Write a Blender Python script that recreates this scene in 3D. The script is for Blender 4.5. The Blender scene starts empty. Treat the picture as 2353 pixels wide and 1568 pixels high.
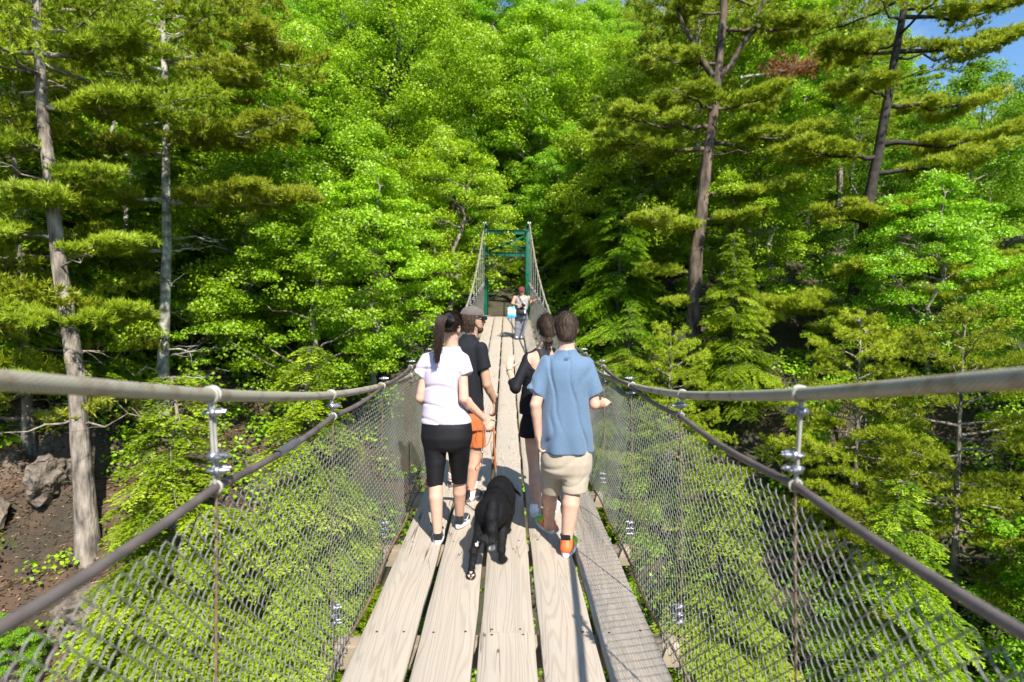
import bpy, math, random
import numpy as np
from mathutils import Vector, Matrix, noise as mnoise
R = math.radians
rng = np.random.default_rng(7)
random.seed(7)
scene = bpy.context.scene
C = bpy.context.scene.collection

# ---------------------------------------------------------------- camera
CAMZ = 1.75
YAW, PITCH = R(-0.5), R(-2.98)
cam_data = bpy.data.cameras.new("Camera")
cam_data.lens = 20.0
cam_data.sensor_width = 36.0
cam_data.clip_start = 0.05
cam_data.clip_end = 2000
cam_data.dof.use_dof = True
cam_data.dof.focus_distance = 4.4
cam_data.dof.aperture_fstop = 1.9
cam = bpy.data.objects.new("Camera", cam_data)
C.objects.link(cam)
cam.location = (0, 0, CAMZ)
cam.rotation_euler = (R(90) + PITCH, 0, YAW)
scene.camera = cam

# ---------------------------------------------------------------- sky and sun
SUN_TO = Vector((0.36, -0.92, 1.0)).normalized()
world = bpy.data.worlds.new("World")
scene.world = world
world.use_nodes = True
wn, wl = world.node_tree.nodes, world.node_tree.links
wn.clear()
wo = wn.new("ShaderNodeOutputWorld")
bg = wn.new("ShaderNodeBackground")
sky = wn.new("ShaderNodeTexSky")
sky.sky_type = 'NISHITA'
sky.sun_disc = False
sky.sun_elevation = math.asin(SUN_TO.z)
sky.sun_rotation = math.atan2(SUN_TO.x, SUN_TO.y)
sky.dust_density = 0.4
sky.ozone_density = 2.0
bg.inputs[1].default_value = 0.09
tc = wn.new("ShaderNodeTexCoord")
mp = wn.new("ShaderNodeMapping")
mp.inputs['Scale'].default_value = (2.2, 2.2, 5.0)
mp.inputs['Location'].default_value = (0.35, 0.1, 0.62)
cn = wn.new("ShaderNodeTexNoise")
cn.inputs['Scale'].default_value = 1.6
cn.inputs['Detail'].default_value = 6
cr = wn.new("ShaderNodeValToRGB")
cr.color_ramp.elements[0].position = 0.5
cr.color_ramp.elements[1].position = 0.75
cr.color_ramp.elements[1].color = (0.8, 0.8, 0.8, 1)
cm = wn.new("ShaderNodeMixRGB")
cm.inputs[2].default_value = (6.5, 6.8, 7.4, 1)
wl.new(tc.outputs['Generated'], mp.inputs[0])
wl.new(mp.outputs[0], cn.inputs[0])
wl.new(cn.outputs[0], cr.inputs[0])
wl.new(cr.outputs[0], cm.inputs[0])
tn = wn.new('ShaderNodeMixRGB'); tn.blend_type = 'MULTIPLY'; tn.inputs[0].default_value = 1; tn.inputs[2].default_value = (.82, 1.08, 1.22, 1)
wl.new(sky.outputs[0], tn.inputs[1]); wl.new(tn.outputs[0], cm.inputs[1])
wl.new(cm.outputs[0], bg.inputs[0])
wl.new(bg.outputs[0], wo.inputs[0])
sun_data = bpy.data.lights.new("Sun", 'SUN')
sun_data.energy = 5.0
sun_data.angle = R(0.5)
sun_data.color = (1.0, 0.955, 0.88)
sun = bpy.data.objects.new("Sun", sun_data)
C.objects.link(sun)
sun.rotation_euler = SUN_TO.to_track_quat('Z', 'Y').to_euler()

scene.view_settings.view_transform = 'Standard'
scene.view_settings.look = 'None'
scene.view_settings.exposure = 1.0
scene.view_settings.gamma = 1.0
scene.cycles.use_denoising = True
scene.cycles.max_bounces = 5
scene.cycles.diffuse_bounces = 3
scene.cycles.transmission_bounces = 3
scene.cycles.glossy_bounces = 2
scene.cycles.sample_clamp_indirect = 4.0
scene.cycles.use_adaptive_sampling = True
scene.cycles.adaptive_threshold = 0.02
# ================================================================ helpers
_cm = cam.rotation_euler.to_matrix()
_F = 2353 * 20 / 36
def at(px, py, d):
    """world point on the sight line of photo position (px, py), at distance d along the bridge"""
    v = _cm @ Vector(((px - 1176.5) / _F, (784 - py) / _F, -1.0))
    return Vector((v.x, v.y, v.z)) * (d / v.y) + Vector((0, 0, CAMZ))
def proj(P):
    v = _cm.transposed() @ (Vector(P) - Vector((0, 0, CAMZ)))
    return 1176.5 + _F * v.x / -v.z, 784 - _F * v.y / -v.z
def A3(px, py, d):
    v = at(px, py, d)
    return np.array((v.x, v.y, v.z))

def tag(o, label=None, cat=None, group=None, kind=None):
    if label: o['label'] = label
    if cat: o['category'] = cat
    if group: o['group'] = group
    if kind: o['kind'] = kind
    return o
def empty(name, loc, label=None, cat=None, group=None):
    o = bpy.data.objects.new(name, None)
    o.empty_display_size = 0.2
    C.objects.link(o)
    o.location = loc
    bpy.context.view_layer.update() if False else None
    return tag(o, label, cat, group)
def link(name, me, mat=None, parent=None, ploc=None):
    """link a mesh given in world coordinates as an object; if it has a parent at ploc, keep world placement"""
    o = bpy.data.objects.new(name, me)
    C.objects.link(o)
    if mat is not None:
        for m in (mat if isinstance(mat, (list, tuple)) else [mat]):
            me.materials.append(m)
    if parent is not None:
        o.parent = parent
        p, t = parent, Vector((0, 0, 0))
        while p is not None:
            t = t + p.location
            p = p.parent
        o.location = -t
    return o
def np_mesh(name, V, F, smooth=False, attr=None, matidx=None, uv=None):
    """V (n,3); F (m,k) all faces with k corners, or a list of such arrays"""
    V = np.asarray(V, dtype=np.float32)
    Fs = F if isinstance(F, list) else [F]
    Fs = [np.asarray(f, dtype=np.int32) for f in Fs if len(f)]
    me = bpy.data.meshes.new(name)
    me.vertices.add(len(V))
    me.vertices.foreach_set('co', V.ravel())
    li = np.concatenate([f.ravel() for f in Fs])
    tot = np.concatenate([np.full(len(f), f.shape[1], dtype=np.int32) for f in Fs])
    st = np.concatenate(([0], np.cumsum(tot)[:-1])).astype(np.int32)
    me.loops.add(len(li))
    me.loops.foreach_set('vertex_index', li)
    me.polygons.add(len(tot))
    me.polygons.foreach_set('loop_start', st)
    me.polygons.foreach_set('loop_total', tot)
    if smooth:
        me.polygons.foreach_set('use_smooth', np.ones(len(tot), dtype=bool))
    if matidx is not None:
        me.polygons.foreach_set('material_index', np.asarray(matidx, dtype=np.int32))
    if attr is not None:
        a = me.attributes.new('var', 'FLOAT', 'POINT')
        a.data.foreach_set('value', np.asarray(attr, dtype=np.float32))
    me.update(calc_edges=True)
    me.validate()
    return me

class MB:
    """collects simple shapes into one mesh"""
    def __init__(s): s.v, s.f3, s.f4, s.n = [], [], [], 0
    def add(s, V, F):
        V = np.asarray(V, float); F = np.asarray(F, int)
        if len(V) == 0 or len(F) == 0: return
        (s.f4 if F.shape[1] == 4 else s.f3).append(F + s.n)
        s.v.append(V); s.n += len(V)
    def box(s, lo, hi, M=None):
        x0, y0, z0 = lo; x1, y1, z1 = hi
        V = np.array([(x0,y0,z0),(x1,y0,z0),(x1,y1,z0),(x0,y1,z0),(x0,y0,z1),(x1,y0,z1),(x1,y1,z1),(x0,y1,z1)], float)
        if M is not None: V = V @ np.array(M.to_3x3()).T + np.array(M.translation)
        s.add(V, [(0,3,2,1),(4,5,6,7),(0,1,5,4),(1,2,6,5),(2,3,7,6),(3,0,4,7)])
    def tube(s, P, r, n=8, cap=True, squash=None, up=None):
        """tube along points P (k,3) with radii r"""
        P = np.asarray(P, float); k = len(P)
        r = np.full(k, r, float) if np.isscalar(r) else np.asarray(r, float)
        T = np.gradient(P, axis=0); T /= np.linalg.norm(T, axis=1)[:, None] + 1e-9
        u = np.array(up if up is not None else ((0,0,1) if abs(T[0][2]) < .9 else (1,0,0)), float)
        U = np.zeros_like(P)
        for i in range(k):
            u = u - T[i] * u.dot(T[i]); u /= np.linalg.norm(u) + 1e-9; U[i] = u
        W = np.cross(T, U)
        a = np.arange(n) * 2 * np.pi / n
        sq = 1.0 if squash is None else squash
        V = P[:, None] + r[:, None, None] * (np.cos(a)[None, :, None] * U[:, None] * sq + np.sin(a)[None, :, None] * W[:, None])
        V = V.reshape(-1, 3)
        i = np.arange(k - 1)[:, None] * n; j = np.arange(n)[None]; j2 = (j + 1) % n
        F = np.stack([i + j, i + j2, i + n + j2, i + n + j], -1).reshape(-1, 4)
        s.add(V, F)
        if cap:
            c0 = np.vstack([V[:n], P[:1]]); f = [(n, (q + 1) % n, q) for q in range(n)]
            s.add(c0, f)
            c1 = np.vstack([V[-n:], P[-1:]]); f = [(n, q, (q + 1) % n) for q in range(n)]
            s.add(c1, f)
    def torus(s, c, axis, Rr, r, n=16, m=6):
        ax = Vector(axis).normalized(); q = ax.to_track_quat('Z', 'Y')
        a = np.linspace(0, 2*np.pi, n + 1)
        P = [np.array(Vector(c) + q @ Vector((Rr*math.cos(t), Rr*math.sin(t), 0))) for t in a]
        s.tube(P, r, m, cap=False)
    def mesh(s, name, smooth=False):
        V = np.concatenate(s.v)
        F = [np.concatenate(x) for x in (s.f3, s.f4) if x]
        return np_mesh(name, V, F, smooth)
    def build(s, name, mat, parent=None, smooth=False):
        return link(name, s.mesh(name, smooth), mat, parent)
def bevel(o, w, seg=2):
    m = o.modifiers.new('bevel', 'BEVEL'); m.width = w; m.segments = seg; m.limit_method = 'ANGLE'
    return o

# ---------------------------------------------------------------- materials
def newmat(name):
    m = bpy.data.materials.new(name); m.use_nodes = True
    nt = m.node_tree; nt.nodes.clear()
    return m, nt.nodes, nt.links
def pmat(name, col, rough=.6, metal=0., spec=.4, noise=None, bump=None, sss=0., sheen=0.):
    """noise=(scale, amount[, stretch xyz]) colour variation; bump=(scale, strength, distance[, stretch])"""
    m, n, l = newmat(name)
    out = n.new('ShaderNodeOutputMaterial'); b = n.new('ShaderNodeBsdfPrincipled')
    l.new(b.outputs[0], out.inputs[0])
    b.inputs['Base Color'].default_value = (*col, 1)
    b.inputs['Roughness'].default_value = rough
    b.inputs['Metallic'].default_value = metal
    b.inputs['Specular IOR Level'].default_value = spec
    if sss:
        b.inputs['Subsurface Weight'].default_value = sss
        b.inputs['Subsurface Radius'].default_value = (.012, .005, .003)
        b.inputs['Subsurface Scale'].default_value = 1.0
    if sheen: b.inputs['Sheen Weight'].default_value = sheen
    tcn = n.new('ShaderNodeTexCoord')
    def noi(scale, st):
        mp = n.new('ShaderNodeMapping'); mp.inputs['Scale'].default_value = st
        l.new(tcn.outputs['Object'], mp.inputs[0])
        t = n.new('ShaderNodeTexNoise'); t.inputs['Scale'].default_value = scale; t.inputs['Detail'].default_value = 5
        l.new(mp.outputs[0], t.inputs[0]); return t
    if noise:
        t = noi(noise[0], noise[2] if len(noise) > 2 else (1,1,1))
        mr = n.new('ShaderNodeMapRange'); mr.inputs[1].default_value = .3; mr.inputs[2].default_value = .7
        mr.inputs[3].default_value = max(.08, 1 - noise[1]); mr.inputs[4].default_value = 1 + noise[1]
        l.new(t.outputs[0], mr.inputs[0])
        vm = n.new('ShaderNodeVectorMath'); vm.operation = 'SCALE'; vm.inputs[0].default_value = col
        l.new(mr.outputs[0], vm.inputs['Scale']); l.new(vm.outputs[0], b.inputs['Base Color'])
    if bump:
        t = noi(bump[0], bump[3] if len(bump) > 3 else (1,1,1))
        bm = n.new('ShaderNodeBump'); bm.inputs['Strength'].default_value = bump[1]; bm.inputs['Distance'].default_value = bump[2]
        l.new(t.outputs[0], bm.inputs['Height']); l.new(bm.outputs[0], b.inputs['Normal'])
    return m
def leaf_mat(name, c1, c2, c3=None, trans=.35, hue=.03, val=.35, pale=.0):
    m, n, l = newmat(name)
    out = n.new('ShaderNodeOutputMaterial'); b = n.new('ShaderNodeBsdfPrincipled'); tr = n.new('ShaderNodeBsdfTranslucent')
    mx = n.new('ShaderNodeMixShader'); mx.inputs[0].default_value = trans
    at_ = n.new('ShaderNodeAttribute'); at_.attribute_name = 'var'
    cr = n.new('ShaderNodeValToRGB'); e = cr.color_ramp.elements
    e[0].color = (*c1, 1); e[1].color = (*c2, 1); e[1].position = .8
    if c3: x = e.new(.97); x.color = (*c3, 1); 
    l.new(at_.outputs['Fac'], cr.inputs[0])
    oi = n.new('ShaderNodeObjectInfo'); hs = n.new('ShaderNodeHueSaturation')
    mh = n.new('ShaderNodeMapRange'); mh.inputs[3].default_value = .5 - hue; mh.inputs[4].default_value = .5 + hue
    mv = n.new('ShaderNodeMapRange'); mv.inputs[3].default_value = 1 - val; mv.inputs[4].default_value = 1 + val * .6
    w2 = n.new('ShaderNodeMath'); w2.operation = 'MULTIPLY'; w2.inputs[1].default_value = 7.31
    fr = n.new('ShaderNodeMath'); fr.operation = 'FRACT'
    l.new(oi.outputs['Random'], mh.inputs[0]); l.new(oi.outputs['Random'], w2.inputs[0]); l.new(w2.outputs[0], fr.inputs[0]); l.new(fr.outputs[0], mv.inputs[0])
    l.new(mh.outputs[0], hs.inputs['Hue']); l.new(mv.outputs[0], hs.inputs['Value']); l.new(cr.outputs[0], hs.inputs['Color'])
    l.new(hs.outputs[0], b.inputs['Base Color']); l.new(hs.outputs[0], tr.inputs[0])
    b.inputs['Roughness'].default_value = .5; b.inputs['Specular IOR Level'].default_value = .3 + pale
    l.new(b.outputs[0], mx.inputs[1]); l.new(tr.outputs[0], mx.inputs[2]); l.new(mx.outputs[0], out.inputs[0])
    return m

# ---------------------------------------------------------------- implicit shapes (signed distance fields) for bodies, clothes, dog
def v3(*a): return np.array(a[0] if len(a) == 1 else a, dtype=np.float32)
def nrm(v): v = np.asarray(v, float); return v / (np.linalg.norm(v) + 1e-9)
class Prim:
    def __init__(s, fn, lo, hi, k=.02, op='add'):
        s.fn, s.lo, s.hi, s.k, s.op = fn, np.asarray(lo), np.asarray(hi), k, op
def cone(a, b, ra, rb, k=.02, op='add', sx=1.0, side=None, cut=None):
    """tapered capsule; with side given, the radius along that direction is scaled by sx"""
    a, b = v3(a), v3(b); ab = b - a; L2 = float(ab.dot(ab)) + 1e-9
    m = max(ra, rb) * max(1, sx)
    if side is not None:
        side = nrm(side).astype(np.float32)
    def fn(P):
        pa = P - a
        h = np.clip((pa @ ab) / L2, 0, 1)
        q = pa - h[..., None] * ab
        if side is not None:
            c = (q @ side)
            q = q + (c * (1 / sx - 1))[..., None] * side
        d = np.sqrt((q * q).sum(-1)) - (ra + (rb - ra) * h)
        if cut is not None: d = np.maximum(d, (P - v3(cut[0])) @ nrm(cut[1]).astype(np.float32))
        return d
    return Prim(fn, np.minimum(a, b) - m, np.maximum(a, b) + m, k, op)
def ell(c, r, k=.02, op='add', rot=None):
    c, r = v3(c), v3(r)
    Rm = np.eye(3, dtype=np.float32) if rot is None else np.array(rot.to_3x3(), dtype=np.float32)
    m = float(max(r))
    def fn(P):
        q = (P - c) @ Rm
        k0 = np.sqrt(((q / r) ** 2).sum(-1)); k1 = np.sqrt(((q / (r * r)) ** 2).sum(-1)) + 1e-6
        return k0 * (k0 - 1) / k1
    return Prim(fn, c - m, c + m, k, op)
def loft(rows, M, k=.02, op='add', e=2.3, flat=False, wave=None):
    """vertical body of changing section: rows of (z, cx, cy, rx, ry) in the frame M (local->world)"""
    rows = np.array(sorted(rows), dtype=np.float32)
    Mi = np.array(M.inverted(), dtype=np.float32)
    zz = np.linspace(rows[0, 0], rows[-1, 0], 60)
    cols = []
    for c in range(1, 5):
        v = np.interp(zz, rows[:, 0], rows[:, c])
        ker = np.array([1, 2, 3, 2, 1]) / 9.
        v = np.convolve(np.pad(v, 2, mode='edge'), ker, 'valid')
        cols.append(v)
    pts = []
    for z, cx, cy, rx, ry in rows:
        for sx in (-1, 1):
            for sy in (-1, 1):
                pts.append(M @ Vector((cx + sx * rx, cy + sy * ry, z)))
    pts = np.array([tuple(p) for p in pts])
    def fn(P):
        q = P @ Mi[:3, :3].T + Mi[:3, 3]
        z = q[..., 2]
        cx, cy, rx, ry = [np.interp(z, zz, c).astype(np.float32) for c in cols]
        x, y = (q[..., 0] - cx) , (q[..., 1] - cy)
        if wave is not None:
            w = wave(np.arctan2(y / ry, x / rx), z)
            rx = rx + w; ry = ry + w
        k0 = (np.abs(x / rx) ** e + np.abs(y / ry) ** e) ** (1 / e)
        d = (k0 - 1) * np.minimum(rx, ry)
        dz = np.maximum(rows[0, 0] - z, z - rows[-1, 0])
        if flat: return np.maximum(d, dz)
        return np.where(dz > 0, np.sqrt(np.maximum(d, 0) ** 2 + dz ** 2) + np.minimum(d, 0) * .3 * 0, np.maximum(d, -10)) if False else np.maximum(d, dz)
    return Prim(fn, pts.min(0) - .03, pts.max(0) + .03, k, op)
def halfspace(p, n, lo, hi, op='cut', k=0.004):
    """cut away the side the normal points to"""
    p, n = v3(p), nrm(n).astype(np.float32)
    def fn(P): return -((P - p) @ n)
    return Prim(fn, lo, hi, k, op)
def field(prims, lo, hi, h, disp=None):
    lo, hi = np.asarray(lo, float), np.asarray(hi, float)
    n = np.maximum(np.ceil((hi - lo) / h).astype(int) + 1, 3)
    D = np.full(n, .5, dtype=np.float32)
    ax = [lo[i] + h * np.arange(n[i]) for i in range(3)]
    done = disp is None
    for p in prims:
        if not done and p.op != 'add':
            D = D + disp(np.stack(np.meshgrid(*ax, indexing='ij'), -1).astype(np.float32)); done = True
        m = .05 + p.k
        if p.op != 'add': m = .002
        i0 = np.maximum(np.floor((p.lo - m - lo) / h).astype(int), 0)
        i1 = np.minimum(np.ceil((p.hi + m - lo) / h).astype(int) + 1, n)
        if (i1 <= i0).any(): continue
        sl = tuple(slice(a, b) for a, b in zip(i0, i1))
        G = np.stack(np.meshgrid(*[ax[i][sl[i]] for i in range(3)], indexing='ij'), -1).astype(np.float32)
        d = p.fn(G)
        old = D[sl]
        if p.op == 'add':
            k = p.k
            hh = np.clip(.5 + .5 * (old - d) / k, 0, 1)
            D[sl] = old + (d - old) * hh - k * hh * (1 - hh)
        elif p.op == 'cut':
            D[sl] = np.maximum(old, -d) if p.k <= 0 else _smax(old, -d, p.k)
        elif p.op == 'and':
            D[sl] = np.maximum(old, d)
    if not done:
        G = np.stack(np.meshgrid(*ax, indexing='ij'), -1).astype(np.float32)
        D = D + disp(G)
    return D, lo
def _smax(a, b, k):
    hh = np.clip(.5 - .5 * (a - b) / k, 0, 1)
    return a + (b - a) * hh + k * hh * (1 - hh)
_CN = np.array([(i, j, k) for i in (0, 1) for j in (0, 1) for k in (0, 1)])
_ED = [(a, b) for a in range(8) for b in range(a + 1, 8) if np.abs(_CN[a] - _CN[b]).sum() == 1]
def surfnet(D, lo, h):
    n = np.array(D.shape) - 1
    cs = np.stack([D[c[0]:c[0] + n[0], c[1]:c[1] + n[1], c[2]:c[2] + n[2]] < 0 for c in _CN], -1)
    s = cs.sum(-1); act = (s > 0) & (s < 8)
    I = np.argwhere(act)
    if len(I) == 0: return np.zeros((0, 3)), np.zeros((0, 4), int)
    vals = np.stack([D[I[:, 0] + c[0], I[:, 1] + c[1], I[:, 2] + c[2]] for c in _CN], -1)
    acc = np.zeros((len(I), 3)); cnt = np.zeros(len(I))
    for a, b in _ED:
        va, vb = vals[:, a], vals[:, b]
        m = (va < 0) != (vb < 0)
        t = np.where(m, va / np.where(m, va - vb, 1), 0)
        p = _CN[a][None] + t[:, None] * (_CN[b] - _CN[a])[None]
        acc += np.where(m[:, None], p, 0); cnt += m
    V = lo + h * (I + acc / cnt[:, None])
    idx = np.full(tuple(n), -1, dtype=np.int64); idx[tuple(I.T)] = np.arange(len(I))
    Q = []
    for ax in range(3):
        o1, o2 = [x for x in range(3) if x != ax]
        sl0 = [slice(1, None)] * 3; sl0[ax] = slice(0, -1)
        A = D[tuple(slice(0, -1) if i == ax else slice(1, -1) for i in range(3))] < 0
        B = D[tuple(slice(1, None) if i == ax else slice(1, -1) for i in range(3))] < 0
        E = np.argwhere(A != B)
        if len(E) == 0: continue
        fl = A[tuple(E.T)]
        base = E.copy(); base[:, o1] += 1; base[:, o2] += 1
        def g(d1, d2):
            q = base.copy(); q[:, o1] -= d1; q[:, o2] -= d2
            return idx[tuple(q.T)]
        quad = np.stack([g(1, 1), g(0, 1), g(0, 0), g(1, 0)], -1)
        if ax == 1: fl = ~fl
        quad[~fl] = quad[~fl][:, ::-1]
        Q.append(quad)
    Q = np.concatenate(Q)
    return V, Q
def implicit(name, prims, boxes, mat, parent=None, disp=None, colour=None, smooth_it=1):
    """boxes: list of (lo, hi, cell); one mesh object out of all boxes"""
    Vs, Fs, n = [], [], 0
    for lo, hi, h in boxes:
        D, l0 = field(prims, lo, hi, h, disp)
        V, Q = surfnet(D, l0, h)
        if len(V) == 0: continue
        Vs.append(V); Fs.append(Q + n); n += len(V)
    V = np.concatenate(Vs); F = np.concatenate(Fs)
    at_ = colour(V) if colour is not None else None
    me = np_mesh(name, V, F, smooth=True, attr=at_)
    return link(name, me, mat, parent)
def bounds(prims, m=.03):
    a = [p for p in prims if p.op == 'add']
    return np.min([p.lo for p in a], 0) - m, np.max([p.hi for p in a], 0) + m
def folds(amp, specs, soft=.5):
    """cloth wrinkles: narrow creases along warped waves; specs (kx,ky,kz,weight)"""
    def f(P):
        x, y, z = P[..., 0], P[..., 1], P[..., 2]
        w = .5 * np.sin(4.3 * z + 5 * x) + .3 * np.sin(11 * x - 4 * z + 2 * y) + .12 * np.sin(23 * z + 9 * x)
        s = 0
        for i, (kx, ky, kz, wt) in enumerate(specs):
            t = np.sin(kx * x + ky * y + kz * z + 1.3 * w * (1 + .3 * i) + 1.7 * i)
            m = np.clip(.35 + .75 * np.sin(9.1 * x + 3.0 * z + 3.1 * i + 1.5 * w), 0, 1)
            s = s + wt * m * (np.exp(-(t / .24) ** 2) - soft * .5 * (1 + t) * .8)
        return amp * s
    return f
# ================================================================ terrain
def sstep(a, b, x):
    t = np.clip((np.asarray(x, float) - a) / (b - a), 0, 1); return t * t * (3 - 2 * t)
_U = [-200, -60, -30, -12, 0, 6, 10, 13, 15, 19, 22, 26, 60, 90, 130, 400]
_Z = [10, 6, 2, -9, -15, -13, -10.5, -7, -4.6, -.6, 1.45, 2.6, 18, 35, 44, 60]
def vnoise(x, y, s=0):
    return (np.sin(.9 * x + 1.3 * y + s) + np.sin(1.7 * x - .8 * y + 2.1 * s) + np.sin(.31 * x + .42 * y + s * .7) * 1.5 + np.sin(3.1 * x + 2.3 * y + 1.3 * s) * .4) / 3.5
def ground_z(x, y):
    x, y = np.asarray(x, float), np.asarray(y, float)
    u = y + .25 * np.minimum(np.abs(x), 40)
    z = np.interp(u, _U, _Z)
    hill = np.interp(u, [26, 60, 90, 130, 400], [0, 15.4, 32.4, 41, 57])
    z = z - hill * .62 * sstep(.42, .80, x / np.maximum(y, 8)) * sstep(26, 45, y)
    amp = .35 + 1.0 * sstep(4, 12, np.hypot(x, y - 23))
    z = z + vnoise(x * .6, y * .6, 1.0) * amp * .8 + 1.7 * np.exp(-((x + 9.5) ** 2 + (y - 12) ** 2) / 14)
    rk = np.abs(np.sin(x * 1.9 + np.sin(y * 1.3) * 2) * np.sin(y * 2.3 + np.sin(x * 1.1))) * sstep(-15, -9, z) * (1 - sstep(-1.5, .5, z)) * .9
    return z + rk * sstep(5, 9, np.abs(x))
gx = np.concatenate([np.linspace(-260, -42, 20), np.arange(-40, -18, .5), np.arange(-18, 12, .2), np.arange(12, 40.1, .5), np.linspace(42, 260, 20)])
gy = np.concatenate([np.linspace(-200, -22, 16), np.arange(-20, 4, .5), np.arange(4, 30, .2), np.arange(30, 60.1, .5), np.linspace(62, 400, 40)])
GX, GY = np.meshgrid(gx, gy, indexing='ij')
GZ = ground_z(GX, GY)
i = np.arange(len(gx) - 1)[:, None] * len(gy); j = np.arange(len(gy) - 1)[None]
GF = np.stack([i + j, i + j + len(gy), i + j + len(gy) + 1, i + j + 1], -1).reshape(-1, 4)
m, n, l = newmat('forest_soil')
out = n.new('ShaderNodeOutputMaterial'); b = n.new('ShaderNodeBsdfPrincipled'); l.new(b.outputs[0], out.inputs[0])
b.inputs['Roughness'].default_value = .9
tcn = n.new('ShaderNodeTexCoord')
n1 = n.new('ShaderNodeTexNoise'); n1.inputs['Scale'].default_value = .55; n1.inputs['Detail'].default_value = 9
n2 = n.new('ShaderNodeTexNoise'); n2.inputs['Scale'].default_value = 5.; n2.inputs['Detail'].default_value = 8
cr = n.new('ShaderNodeValToRGB'); e = cr.color_ramp.elements
e[0].position = .36; e[0].color = (.045, .034, .02, 1)
e[1].position = .68; e[1].color = (.17, .14, .10, 1)
x = e.new(.46); x.color = (.085, .048, .026, 1)
x = e.new(.56); x.color = (.11, .075, .048, 1)
cr2 = n.new('ShaderNodeMapRange'); cr2.inputs[3].default_value = .5; cr2.inputs[4].default_value = 1.35
vm = n.new('ShaderNodeVectorMath'); vm.operation = 'SCALE'
for q in (n1, n2): l.new(tcn.outputs['Object'], q.inputs[0])
l.new(n1.outputs[0], cr.inputs[0]); l.new(n2.outputs[0], cr2.inputs[0])
spx = n.new('ShaderNodeSeparateXYZ'); l.new(tcn.outputs['Object'], spx.inputs[0])
fx = n.new('ShaderNodeMapRange'); fx.inputs[1].default_value = -4.5; fx.inputs[2].default_value = -6.5; l.new(spx.outputs[0], fx.inputs[0])
fy = n.new('ShaderNodeMapRange'); fy.inputs[1].default_value = 17; fy.inputs[2].default_value = 13; l.new(spx.outputs[1], fy.inputs[0])
fm = n.new('ShaderNodeMath'); fm.operation = 'MULTIPLY'; l.new(fx.outputs[0], fm.inputs[0]); l.new(fy.outputs[0], fm.inputs[1])
gm = n.new('ShaderNodeMixRGB'); l.new(fm.outputs[0], gm.inputs[0])
cr3 = n.new('ShaderNodeValToRGB'); cr3.color_ramp.elements[0].position = .4; cr3.color_ramp.elements[0].color = (.028, .034, .012, 1)
cr3.color_ramp.elements[1].position = .62; cr3.color_ramp.elements[1].color = (.075, .05, .028, 1); l.new(n1.outputs[0], cr3.inputs[0])
l.new(cr3.outputs[0], gm.inputs[1]); l.new(cr.outputs[0], gm.inputs[2])
l.new(gm.outputs[0], vm.inputs[0]); l.new(cr2.outputs[0], vm.inputs['Scale']); l.new(vm.outputs[0], b.inputs['Base Color'])
bm = n.new('ShaderNodeBump'); bm.inputs['Strength'].default_value = .8; bm.inputs['Distance'].default_value = .15
l.new(n2.outputs[0], bm.inputs['Height']); l.new(bm.outputs[0], b.inputs['Normal'])
ground = link('ground', np_mesh('ground', np.stack([GX, GY, GZ], -1).reshape(-1, 3), GF, True), m)
ground['kind'] = 'structure'

# ================================================================ bridge
_dy = [-8, 0, 4, 6, 8, 10.5, 12.7, 15.1, 17.9, 21.1, 22.3, 40]
_dz = [.02, 0, .0, .035, .11, .30, .54, .80, 1.14, 1.50, 1.56, 1.6]
_my = [-4, -2, 0, 1.03, 1.8, 3.0, 4.15, 5.4, 7, 8.5, 10, 11.8, 13.8, 16, 17.8, 20, 22.2]
_mz = [1.1, .45, .06, -.12, -.27, -.45, -.555, -.62, -.635, -.55, -.38, -.10, .35, 1.0, 1.62, 2.55, 3.45]
def smooth1(xs, ys):
    g = np.linspace(xs[0], xs[-1], 400); v = np.interp(g, xs, ys)
    kk = int(1.6 / (g[1] - g[0])) | 1; ker = np.hanning(kk + 2)[1:-1]; ker /= ker.sum()
    pad = kk // 2
    vp = np.concatenate([v[0] + (np.arange(-pad, 0)) * (v[1] - v[0]), v, v[-1] + np.arange(1, pad + 1) * (v[-1] - v[-2])])
    return g, np.convolve(vp, ker, 'valid')
_dg, _dv = smooth1(_dy, _dz)
_mg, _mv = smooth1(_my, _mz)
def deck_z(y): return np.interp(y, _dg, _dv)
def main_z(y): return CAMZ + np.interp(y, _mg, _mv)
def rail_z(y): return deck_z(y) + 1.19 - .022 * np.abs(np.sin((np.asarray(y) - 1.8) / 1.22 * np.pi))
PW, PIT, YEND = .293, .321, 22.2

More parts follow.
